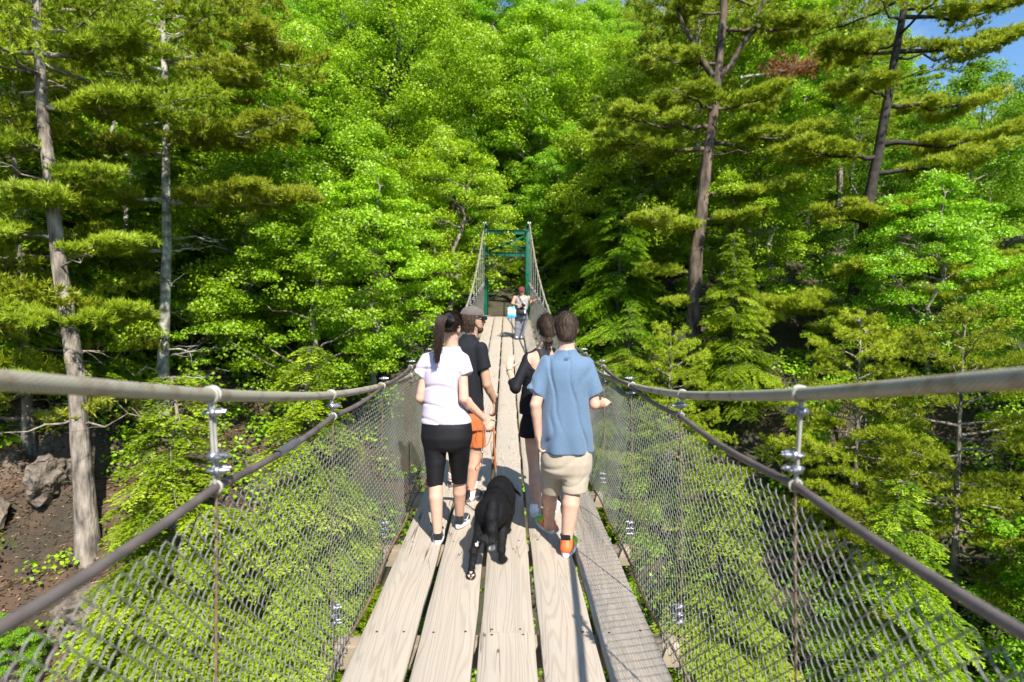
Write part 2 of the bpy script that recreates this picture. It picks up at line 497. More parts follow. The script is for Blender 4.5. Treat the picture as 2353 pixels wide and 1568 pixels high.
def wood_mat(name, base, dark, seed):
    m, n, l = newmat(name)
    out = n.new('ShaderNodeOutputMaterial'); b = n.new('ShaderNodeBsdfPrincipled'); l.new(b.outputs[0], out.inputs[0])
    b.inputs['Roughness'].default_value = .82; b.inputs['Specular IOR Level'].default_value = .2
    tcn = n.new('ShaderNodeTexCoord'); oi = n.new('ShaderNodeObjectInfo')
    off = n.new('ShaderNodeVectorMath'); off.operation = 'MULTIPLY_ADD'
    cb = n.new('ShaderNodeCombineXYZ')
    for q in range(3): l.new(oi.outputs['Random'], cb.inputs[q])
    off.inputs[1].default_value = (7, 31, 13)
    l.new(cb.outputs[0], off.inputs[0]); l.new(tcn.outputs['Object'], off.inputs[2])
    def mapped(sc):
        mp = n.new('ShaderNodeMapping'); mp.inputs['Scale'].default_value = sc; l.new(off.outputs[0], mp.inputs[0]); return mp
    # cathedral rings: distance bands warped by slow noise
    mp = mapped((1, .055, 1))
    wn_ = n.new('ShaderNodeTexNoise'); wn_.inputs['Scale'].default_value = 4.2; wn_.inputs['Detail'].default_value = 2.5; l.new(mp.outputs[0], wn_.inputs[0])
    ml = n.new('ShaderNodeMath'); ml.operation = 'MULTIPLY'; ml.inputs[1].default_value = 210; l.new(wn_.outputs[0], ml.inputs[0])
    sn = n.new('ShaderNodeMath'); sn.operation = 'SINE'; l.new(ml.outputs[0], sn.inputs[0])
    mr = n.new('ShaderNodeMapRange'); mr.inputs[1].default_value = .1; mr.inputs[2].default_value = 1.; l.new(sn.outputs[0], mr.inputs[0])
    # fine fibres
    mp2 = mapped((1, .012, 1))
    fn_ = n.new('ShaderNodeTexNoise'); fn_.inputs['Scale'].default_value = 190; fn_.inputs['Detail'].default_value = 4; l.new(mp2.outputs[0], fn_.inputs[0])
    # checks (long dark cracks)
    mp3 = mapped((1, .05, 1))
    ck = n.new('ShaderNodeTexNoise'); ck.inputs['Scale'].default_value = 9; ck.inputs['Detail'].default_value = 3; l.new(mp3.outputs[0], ck.inputs[0])
    a1 = n.new('ShaderNodeMath'); a1.operation = 'SUBTRACT'; a1.inputs[1].default_value = .5; l.new(ck.outputs[0], a1.inputs[0])
    a2 = n.new('ShaderNodeMath'); a2.operation = 'ABSOLUTE'; l.new(a1.outputs[0], a2.inputs[0])
    a3 = n.new('ShaderNodeMapRange'); a3.inputs[1].default_value = .001; a3.inputs[2].default_value = .006; a3.inputs[3].default_value = 1; a3.inputs[4].default_value = 0; l.new(a2.outputs[0], a3.inputs[0])
    gn = n.new('ShaderNodeTexNoise'); gn.inputs['Scale'].default_value = .9; gn.inputs['Detail'].default_value = 1; l.new(off.outputs[0], gn.inputs[0])
    ga = n.new('ShaderNodeMapRange'); ga.inputs[1].default_value = .54; ga.inputs[2].default_value = .6; l.new(gn.outputs[0], ga.inputs[0])
    cm_ = n.new('ShaderNodeMath'); cm_.operation = 'MULTIPLY'; l.new(a3.outputs[0], cm_.inputs[0]); l.new(ga.outputs[0], cm_.inputs[1])
    # knots
    mp4 = mapped((1, .45, .05))
    vo = n.new('ShaderNodeTexVoronoi'); vo.inputs['Scale'].default_value = 2.6; l.new(mp4.outputs[0], vo.inputs[0])
    kn = n.new('ShaderNodeMapRange'); kn.inputs[1].default_value = .03; kn.inputs[2].default_value = .075; kn.inputs[3].default_value = 1; kn.inputs[4].default_value = 0; l.new(vo.outputs[0], kn.inputs[0])
    bl = n.new('ShaderNodeTexNoise'); bl.inputs['Scale'].default_value = 2.3; bl.inputs['Detail'].default_value = 4; l.new(off.outputs[0], bl.inputs[0])
    def mix(fac, k, c, prev):
        x = n.new('ShaderNodeMixRGB'); mm = n.new('ShaderNodeMath'); mm.operation = 'MULTIPLY'; mm.inputs[1].default_value = k
        l.new(fac, mm.inputs[0]); l.new(mm.outputs[0], x.inputs[0]); x.inputs[2].default_value = (*c, 1)
        if prev is None: x.inputs[1].default_value = (*base, 1)
        else: l.new(prev, x.inputs[1])
        return x.outputs[0]
    grey = tuple(.5 * (q + sum(base) / 3) * .86 for q in base)
    c = mix(bl.outputs[0], .75, grey, None)
    c = mix(fn_.outputs[0], .45, dark, c)
    c = mix(mr.outputs[0], .30, dark, c)
    c = mix(kn.outputs[0], .45, tuple(q * .75 for q in dark), c)
    c = mix(cm_.outputs[0], .85, (.03, .022, .015), c)
    l.new(c, b.inputs['Base Color'])
    hs = n.new('ShaderNodeMath'); hs.operation = 'MULTIPLY_ADD'; hs.inputs[1].default_value = -.7; l.new(mr.outputs[0], hs.inputs[0]); l.new(fn_.outputs[0], hs.inputs[2])
    bm = n.new('ShaderNodeBump'); bm.inputs['Strength'].default_value = .6; bm.inputs['Distance'].default_value = .0022
    l.new(hs.outputs[0], bm.inputs['Height']); l.new(bm.outputs[0], b.inputs['Normal'])
    return m
M_plank = wood_mat('weathered_plank', (.455, .385, .30), (.22, .165, .115), 0)
M_beam = pmat('crossbeam_wood', (.30, .24, .16), .85, noise=(8, .3, (.2, 1, 1)), bump=(30, .4, .003, (.1, 1, 1)))
M_rope = pmat('galvanised_cable', (.36, .34, .29), .55, .35, noise=(14, .25), bump=(160, .3, .001))
M_strand, n_, l_ = newmat('twisted_wire_rope')
o_ = n_.new('ShaderNodeOutputMaterial'); b_ = n_.new('ShaderNodeBsdfPrincipled'); l_.new(b_.outputs[0], o_.inputs[0]); b_.inputs['Roughness'].default_value = .55; b_.inputs['Metallic'].default_value = .2
a_ = n_.new('ShaderNodeAttribute'); a_.attribute_name = 'var'; c_ = n_.new('ShaderNodeValToRGB'); c_.color_ramp.elements[0].color = (.12, .10, .075, 1); c_.color_ramp.elements[1].color = (.37, .34, .26, 1); c_.color_ramp.elements[1].position = .75
t_ = n_.new('ShaderNodeTexCoord'); k_ = n_.new('ShaderNodeTexNoise'); k_.inputs['Scale'].default_value = 11; k_.inputs['Detail'].default_value = 6; l_.new(t_.outputs['Object'], k_.inputs[0])
q_ = n_.new('ShaderNodeMapRange'); q_.inputs[1].default_value = .52; q_.inputs[2].default_value = .7; l_.new(k_.outputs[0], q_.inputs[0])
x_ = n_.new('ShaderNodeMixRGB'); x_.blend_type = 'MULTIPLY'; x_.inputs[2].default_value = (.62, .47, .33, 1); l_.new(q_.outputs[0], x_.inputs[0]); l_.new(a_.outputs['Fac'], c_.inputs[0]); l_.new(c_.outputs[0], x_.inputs[1]); l_.new(x_.outputs[0], b_.inputs['Base Color'])
M_rope2 = pmat('weathered_cable', (.13, .105, .095), .6, .3, noise=(10, .3), bump=(200, .4, .001))
M_galv = pmat('zinc_clamp', (.32, .32, .34), .42, .85, noise=(30, .15))
M_rust = pmat('rusty_wire', (.20, .13, .085), .7, .3, noise=(20, .35))
M_link = pmat('galvanised_mesh', (.19, .19, .168), .58, .3, noise=(9, .2))
M_nail = pmat('rusty_nail', (.085, .035, .02), .7, .5)
M_green = pmat('green_tower_paint', (.002, .09, .045), .35, .0, .5, noise=(2.5, .18), bump=(40, .15, .002))

bridge = empty('suspension_bridge', (0, 4, 0), 'narrow cable suspension footbridge with wooden plank deck and chain link sides', 'footbridge')
def plank_mesh(xc, y0, y1):
    k = max(2, int((y1 - y0) / .3)); ys = np.linspace(y0, y1, k + 1)
    w, t, c = PW / 2, .042, .004
    r_ = np.random.default_rng(int(abs(xc * 100 + y0 * 1000)) % 9999)
    dx = r_.normal(0, .002); tilt = r_.normal(0, .002)
    prof = np.array([(-w, -t), (-w, -c), (-w + c, 0), (-w * .5, .0005), (0, 0), (w * .5, .0005), (w - c, 0), (w, -c), (w, -t)])
    V = []
    for y in ys:
        z = deck_z(y)
        wob = .0022 * math.sin(y * 5.1 + xc * 9) + .0015 * math.sin(y * 13 + xc * 31)
        V += [(xc + dx + px + (wob if px > 0 else -wob * .7), y, z + pz + tilt * px / w) for px, pz in prof]
    m_ = len(prof); F = []
    for a in range(k):
        for q in range(m_):
            F.append((a * m_ + q, a * m_ + (q + 1) % m_, (a + 1) * m_ + (q + 1) % m_, (a + 1) * m_ + q))
    o = MB(); o.add(V, F)
    c0 = [tuple(np.mean(V[:m_], 0))]; o.add(V[:m_] + c0, [(m_, (q + 1) % m_, q) for q in range(m_)])
    c1 = [tuple(np.mean(V[-m_:], 0))]; o.add(V[-m_:] + c1, [(m_, q, (q + 1) % m_) for q in range(m_)])
    return o.mesh('deck_plank')
JY = [1.8 + 1.22 * k for k in range(-3, 17)]
starts = [5.46, 2.96 - 1.22, 3.02, 4.24, 6.68]
for row in range(5):
    xc = (row - 2) * PIT
    s0 = starts[row]; cuts = [s0 + 4.88 * k for k in range(-3, 5)]
    cuts = [-3.4] + [c for c in cuts if -3 < c < YEND - .7] + [YEND]
    for a, b2 in zip(cuts[:-1], cuts[1:]):
        o = link('deck_plank', plank_mesh(xc, a + .0022, b2 - .0022), M_plank, bridge)
        nb = None
        for jy in JY:
            if a - .1 < jy < b2 + .1 and jy < 8.5:
                for sx in (-1, 1):
                    yy = [jy + random.uniform(-.012, .012)]
                    if abs(jy - a) < .05: yy = [a + .028]
                    elif abs(jy - b2) < .05: yy = [b2 - .024]
                    for y_ in yy:
                        mbn = MB(); x_ = xc + sx * (.082 + random.uniform(-.012, .012)); z_ = deck_z(y_)
                        mbn.tube([(x_, y_, z_ - .004), (x_, y_, z_ + .0016)], [.008, .0075], 9)
                        mbn.build('nail_head', M_nail, o)
for jy in JY:
    z = deck_z(jy) - .042 - .0015
    if jy > YEND - .1: continue
    mb = MB()
    mb.box((-.93, jy - .055, z - .13), (.93, jy + .055, z))
    o = mb.build('crossbeam', M_beam, bridge); bevel(o, .008)
mb = MB(); mb.box((-.98, YEND + .01, deck_z(YEND) - .3), (.98, YEND + .2, deck_z(YEND) - .004)); bevel(mb.build('end_sill', M_beam, bridge), .01)

def rope_mesh(P, R_, strands, pitch, amp, n=30, flat=False):
    P = np.asarray(P); k = len(P); T = np.gradient(P, axis=0); T /= np.linalg.norm(T, axis=1)[:, None]
    s = np.concatenate(([0], np.cumsum(np.linalg.norm(np.diff(P, axis=0), axis=1))))
    U = np.cross(T, (1, 0, 0)); U /= np.linalg.norm(U, axis=1)[:, None]; W = np.cross(T, U)
    a = np.arange(n) * 2 * np.pi / n
    rr = R_ * (1 - amp + amp * 2 * np.abs(np.cos(strands * .5 * (a[None] - 2 * np.pi * s[:, None] / pitch))))
    V = P[:, None] + rr[..., None] * (np.cos(a)[None, :, None] * U[:, None] + np.sin(a)[None, :, None] * W[:, None])
    i = np.arange(k - 1)[:, None] * n; j = np.arange(n)[None]; j2 = (j + 1) % n
    F = np.stack([i + j, i + j2, i + n + j2, i + n + j], -1).reshape(-1, 4)
    global ROPEV
    ROPEV = ((rr / R_ - (1 - amp)) / (2 * amp)).ravel()
    return V.reshape(-1, 3), F
def cable_x(y, x0, far):  # narrows a little towards the tower
    return x0 + (far - x0) * sstep(4, 22, y)
for s in (-1, 1):
    ys = np.concatenate([np.arange(-3, 6, .008), np.arange(6, 22.01, .1)])
    P = np.stack([s * cable_x(ys, .94, .86), ys, main_z(ys)], -1)
    VV, FF = rope_mesh(P, .0195, 12, .16, .085, 60); link('main_cable', np_mesh('main_cable', VV, FF, True, ROPEV), M_strand, bridge)
    ys = np.concatenate([np.arange(-3, 6, .01), np.arange(6, 22.31, .1)])
    P = np.stack([s * cable_x(ys, .93, .86), ys, rail_z(ys)], -1)
    mb = MB(); mb.add(*rope_mesh(P, .0135, 8, .16, .07, 24)); mb.build('handrail_cable', M_rope2, bridge, True)
    ys = np.arange(-3, 22.3, .1)
    P = np.stack([s * (.86 + .01 * np.sin(ys * 5.1)), ys, deck_z(ys) - .02 + .012 * np.sin(ys * 3.1)], -1)
    mb = MB(); mb.add(*rope_mesh(P, .008, 6, .1, .06, 10)); mb.build('bottom_cable', M_rust, bridge, True)
# chain link sides
def chain_side(s):
    mb = MB(); p = .031; rowh = .062
    r_ = np.random.default_rng(3 + s)
    nv = int((22.2 + 2.6) / (p / 1))
    for q in range(nv):
        y0 = -2.6 + q * p
        zt = rail_z(y0); zb = deck_z(y0) - .045
        rows = int((zt - zb) / rowh) ; near = y0 < 7
        kk = np.arange(rows * 2 + 1)
        h = kk * (rowh * .5) / (zt - zb)
        # a flattened spiral wire: alternate bends to either side, a bend sits in front of / behind its neighbour
        side = np.where((kk + q) % 2 == 0, 1, -1)
        if near:
            t = np.linspace(0, rows * 2, rows * 2 * 3 + 1); ph = (t + q) * np.pi
            tri = 2 / np.pi * np.arcsin(np.clip(np.cos(ph), -1, 1) * .97)
            yy = y0 + (p * .53) * tri; hh = t * (rowh * .5) / (zt - zb); dd = .0042 * np.sin(ph)
            rad = .0022
        else:
            yy = y0 + (p * .53) * side; hh = h; dd = .003 * (kk % 4 - 1.5) / 1.5; rad = .0020
        xt = cable_x(y0, .93, .86); xb = .865
        sag = .035 * np.sin(np.pi * hh) + .012 * np.sin(hh * 9 + y0 * 1.7) + .01 * np.sin(y0 * 4)
        xx = s * (xb + (xt - xb) * hh + sag) + dd
        zz = zb + (zt - zb) * hh
        mb.tube(np.stack([xx, yy, zz], -1), rad, 4 if near else 3, cap=False, up=(1, .2, 0))
    me = mb.mesh('chain_link_side', True)
    link('chain_link_side', me, M_link, bridge)
chain_side(-1); chain_side(1)
# hangers
def clamp(mb, c, s, turn=0., sc=1.0):
    """wire rope clip: saddle, U bolt, two nuts; bolts point inward/outward"""
    Mx = Matrix.Translation(c) @ Matrix.Rotation(turn, 4, 'Z')
    def tf(P): return [tuple(Mx @ Vector((q[0] * sc, q[1] * sc, q[2] * sc))) for q in P]
    mb.box((-.016 * sc, -.026 * sc, -.013 * sc), (.004 * sc, .026 * sc, .013 * sc), Mx)
    a = np.linspace(-.5 * np.pi, .5 * np.pi, 7)
    mb.tube(tf([(-.045, -.017, 0)] + [(.008 + .016 * math.cos(t), .017 * math.sin(t), 0) for t in a] + [(-.045, .017, 0)]), .0055 * sc, 7)
    for yy in (-.017, .017):
        mb.tube(tf([(-.034, yy, 0), (-.016, yy, 0)]), .0115 * sc, 6)
for jy in JY:
    if jy < -1 or jy > 21.5: continue
    for s in (-1, 1):
        near = jy < 12
        xm, xr = cable_x(jy, .94, .86), cable_x(jy, .93, .86)
        zm, zr, zd = main_z(jy), float(rail_z(jy)), deck_z(jy)
        mb = MB()
        mb.torus((s * xm, jy, zm), (.12, 1, .1), .024, .006, 18, 6)
        mb.torus((s * xm, jy + .012, zm), (-.12, 1, -.1), .024, .006, 18, 6)
        zs = np.linspace(zm - .022, zr + .01, 8)
        for dy in (-.006, .007):
            mb.tube([(s * (xm + (xr - xm) * t) + (.004 if dy > 0 else 0), jy + dy, z) for t, z in zip(np.linspace(0, 1, 8), zs)], .0062, 7)
        mb.torus((s * xr, jy, zr), (.1, 1, 0), .019, .005, 14, 6)
        h = mb.build('hanger', M_rope, bridge, True)
        mb = MB()
        zz = np.linspace(zr - .01, zd - .10, 12)
        mb.tube([(s * (xr + (.945 - xr) * t + .01 * math.sin(t * 3.14)) , jy + .006 * math.sin(t * 7), z) for t, z in zip(np.linspace(0, 1, 12), zz)], .0048, 6)
        mb.torus((s * .945, jy, zd - .10), (0, 1, 0), .06, .005, 16, 6)
        mb.build('lower_hanger', M_rust, bridge, True)
        gap = zm - zr
        spots = [(xm, zm - .055), (xr, zr + .055)]
        if gap > .25: spots.insert(1, (xr, zr + .10))
        spots += [(.945, zd + .06), (.945, zd + .10), (.945, zd + .145)]
        if near:
            for q, (x_, z_) in enumerate(spots):
                c = MB(); clamp(c, (s * x_, jy, z_), s, (0 if s > 0 else math.pi) + .4 * math.sin(q * 2.7 + jy), .95)
                c.build('wire_clamp', M_galv, h)
        else:
            c = MB()
            for q, (x_, z_) in enumerate(spots): clamp(c, (s * x_, jy, z_), s, 0, 1.1)
            c.build('wire_clamps', M_galv, h)
# a zinc splice on the left handrail
mb = MB(); ys = np.linspace(2.28, 2.5, 26)
P = np.stack([np.full(26, -.93), ys, rail_z(ys) + .004], -1)
mb.add(*rope_mesh(P, .0175, 3, .05, .12, 20)); mb.build('splice_sleeve', M_galv, bridge, True)
# tower
tw = bpy.data.objects.new('tower', None); C.objects.link(tw); tw.parent = bridge
TY = 22.35; zt0 = 1.2; ztop = CAMZ + 3.2
def beam_i(mb, a, b2, w, t=.012):
    """channel/I beam from a to b2, web facing the camera"""
    a, b2 = Vector(a), Vector(b2); d = (b2 - a); L = d.length
    q = d.normalized(); yv = Vector((0, 1, 0)); up = q.cross(yv).normalized() * -1
    Mx = Matrix(((q.x, yv.x, up.x, a.x), (q.y, yv.y, up.y, a.y), (q.z, yv.z, up.z, a.z), (0, 0, 0, 1)))
    mb.box((0, -.006, -w / 2 + t), (L, .006, w / 2 - t), Mx)
    mb.box((0, -w * .35, -w / 2), (L, w * .35, -w / 2 + t), Mx)
    mb.box((0, -w * .35, w / 2 - t), (L, w * .35, w / 2), Mx)
for s in (-1, 1):
    mb = MB(); x0 = s * .83
    mb.box((x0 - .10, TY - .1, zt0), (x0 - .085, TY + .1, ztop + .12)); mb.box((x0 + .085, TY - .1, zt0), (x0 + .10, TY + .1, ztop + .12))
    mb.box((x0 - .085, TY - .008, zt0), (x0 + .085, TY + .008, ztop + .12))
    mb.box((x0 - .12, TY - .12, ztop + .12), (x0 + .12, TY + .12, ztop + .14))
    mb.box((x0 - .2, TY - .16, zt0 - .02), (x0 + .2, TY + .16, zt0))
    bevel(link('post', mb.mesh('post'), M_green, tw), .004)
    mb = MB(); mb.tube([(s * .86 - .06, TY - .12, ztop + .2), (s * .86 + .06, TY - .12, ztop + .2)], .07, 12)
    mb.box((s * .86 - .07, TY - .16, ztop + .14), (s * .86 + .07, TY - .08, ztop + .2))
    link('saddle', mb.mesh('saddle'), M_galv, tw)
    # back stay
    mb = MB(); ys = np.linspace(22.0, 27.5, 30); P = np.stack([np.full(30, s * .86), ys, CAMZ + 3.42 - (ys - 22) * .78], -1)
    mb.add(*rope_mesh(P, .0195, 14, .2, .05, 20)); link('back_stay', mb.mesh('back_stay', True), M_rope, tw)
for z, nm in ((CAMZ + 3.08, 'top_beam'), (CAMZ + 2.22, 'lower_beam')):
    mb = MB(); beam_i(mb, (-.725, TY, z), (.725, TY, z), .17); bevel(link(nm, mb.mesh(nm), M_green, tw), .003)
for s in (-1, 1):
    mb = MB(); zc = CAMZ
    mb.box((0, -.008 + .02 * s, -.035), (1, .008 + .02 * s, .035), Matrix.Translation((-.725, TY, zc + (2.94 if s > 0 else 2.34))) @ Matrix.Rotation(math.atan2(.6, 1.45) * s, 4, 'Y') @ Matrix.Diagonal((1.57, 1, 1, 1)))
    link('diagonal_brace', mb.mesh('diagonal_brace'), M_green, tw)
tw.location = (0, 0, 0)
for ch in tw.children: ch.location = Vector((0, -4, 0)) * 1.0
tw.location = (0, 18.35, 0)
for ch in tw.children: ch.location = (0, -22.35, 0)
# concrete landing behind the tower and the trail
mb = MB()
ys = np.linspace(22.42, 25.5, 12)
V = []; F = []
for k_, y in enumerate(ys):
    w_ = .9 + .25 * sstep(22.4, 27, y); xo = 1.2 * sstep(26, 40, y)
    zz_ = 1.555 + .02 * (y - 22.4) * 0 + .25 * sstep(24, 32, y) + .12 * max(0, y - 26)
    V += [(xo - w_, y, zz_ + .03), (xo, y, zz_ + .02), (xo + w_, y, zz_ + .03)]
    if k_: F += [(3 * k_ - 3, 3 * k_ - 2, 3 * k_ + 1, 3 * k_), (3 * k_ - 2, 3 * k_ - 1, 3 * k_ + 2, 3 * k_ + 1)]
mb.add(V, F)
path = mb.build('path', pmat('trail_dirt', (.16, .115, .075), .95, noise=(3, .4), bump=(20, .6, .03))); path['kind'] = 'structure'
# ================================================================ vegetation
M_maple = leaf_mat('maple_leaves', (.14, .27, .006), (.38, .60, .014), (.55, .66, .22), .42, .018, .26)
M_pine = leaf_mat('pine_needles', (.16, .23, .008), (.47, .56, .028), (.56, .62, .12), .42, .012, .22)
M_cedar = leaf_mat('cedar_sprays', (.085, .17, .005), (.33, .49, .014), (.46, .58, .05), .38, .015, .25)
M_bark = pmat('pine_bark', (.21, .175, .14), .9, noise=(6.5, .85, (1, 1, .3)), bump=(16, 1., .06, (1, 1, .22)))
M_pale = pmat('pale_bark', (.29, .27, .22), .85, noise=(7, .8, (1, 1, .7)), bump=(12, .7, .02, (1, 1, .5)))
M_brown = pmat('brown_bark', (.10, .072, .052), .9, noise=(6.5, .85, (1, 1, .3)), bump=(14, .9, .03, (1, 1, .2)))
M_dark = pmat('dark_bark', (.035, .028, .022), .9, noise=(6, .5), bump=(14, .8, .02, (1, 1, .3)))
M_dead = pmat('lichened_dead_wood', (.30, .29, .23), .9, noise=(12, .4), bump=(30, .5, .01))
M_rustleaf = leaf_mat('dead_brown_needles', (.20, .07, .025), (.36, .15, .06), None, .2, .01, .1)

def rvec(n, r_): 
    v = r_.normal(size=(n, 3)); return v / np.linalg.norm(v, axis=1)[:, None]
def rhombs(Cc, D, N, ln, wd, var):
    """leaf shaped quads"""
    Cc, D, N = [np.asarray(q, float) for q in (Cc, D, N)]
    D = D / (np.linalg.norm(D, axis=1)[:, None] + 1e-9)
    S = np.cross(D, N); S /= np.linalg.norm(S, axis=1)[:, None] + 1e-9
    ln = np.broadcast_to(np.asarray(ln, float), (len(Cc),))[:, None]; wd = np.broadcast_to(np.asarray(wd, float), (len(Cc),))[:, None]
    V = np.stack([Cc - D * ln * .5, Cc + S * wd * .5 - D * ln * .05, Cc + D * ln * .5, Cc - S * wd * .5 - D * ln * .05], 1).reshape(-1, 3)
    F = np.arange(len(Cc) * 4).reshape(-1, 4)
    return V, F, np.repeat(var, 4)
def limb(mb, a, b, r0, r1, r_, wob=.08, n=7, k=7, sag=0.):
    a, b = np.asarray(a, float), np.asarray(b, float); t = np.linspace(0, 1, k)[:, None]
    L = np.linalg.norm(b - a)
    w = r_.normal(0, wob * L / 3, (k, 3)); w[0] = 0; w[-1] *= .3
    P = a + (b - a) * t + w * np.sin(t * np.pi * .9) ; P[:, 2] -= (sag * L * np.sin(t[:, 0] * np.pi))
    mb.tube(P, r0 + (r1 - r0) * t[:, 0] ** .8, n, cap=False); return P

def broadleaf(seed, H, R0, nclump=150, nleaf=190, ls=.12, base=.28, bark=None, trunk_r=.14, flat=.42):
    r_ = np.random.default_rng(seed); tb = MB()
    top = np.array((r_.normal(0, .04) * H, r_.normal(0, .04) * H, H * .86))
    P = limb(tb, (0, 0, -.6), top, trunk_r, trunk_r * .22, r_, .06, 9, 12)
    cc = []
    for q in range(nclump):
        v = rvec(1, r_)[0]; rad = r_.uniform(.35, 1) ** .5
        z = H * (base + (1 - base) * (.5 + .5 * v[2] * rad))
        s = math.sin(math.pi * min(1, max(.02, (z / H - base) / (1 - base))) ** .85) ** .6
        cc.append((v[0] * rad * R0 * (.35 + .65 * s) * r_.uniform(.75, 1.15), v[1] * rad * R0 * (.35 + .65 * s) * r_.uniform(.75, 1.15), z))
    cc = np.array(cc)
    for q in range(26):
        c = cc[r_.integers(len(cc))]; zt = max(H * base * .7, c[2] - np.hypot(c[0], c[1]) * .8)
        i = int(np.clip(np.searchsorted(P[:, 2], zt), 1, len(P) - 1))
        limb(tb, P[i], c, trunk_r * .38 * (1 - zt / H * .6), .012, r_, .12, 5, 7)
    cen, nn, dd, var = [], [], [], []
    for c in cc:
        rc = r_.uniform(.45, 1.0) * R0 * .26
        m_ = int(nleaf * 1.5 * r_.uniform(.5, 1.4))
        v = rvec(m_, r_) * (r_.uniform(0, 1, m_) ** .4)[:, None]
        p = v * (rc, rc, rc * flat) + (0, 0, 0)
        p[:, 2] -= .35 * (p[:, 0] ** 2 + p[:, 1] ** 2) / rc * .6
        cen.append(c + p)
        out_ = p / rc * .7 + np.array((0, 0, .75)); nn.append(out_ + r_.normal(0, .36, (m_, 3)))
        dd.append(v * (1, 1, .2) + r_.normal(0, .5, (m_, 3)) + (0, 0, -.35))
        var.append(np.clip(r_.normal(.45 + r_.normal(0, .13), .22, m_), 0, 1))
    cen, nn, dd, var = map(np.concatenate, (cen, nn, dd, var))
    sz = ls * .8 * r_.uniform(.6, 1.25, len(cen))
    V, F, a = rhombs(cen, dd, nn, sz, sz * .8, var)
    return tb.mesh('trunk', True), np_mesh('crown', V, F, False, a), bark or M_bark, M_maple

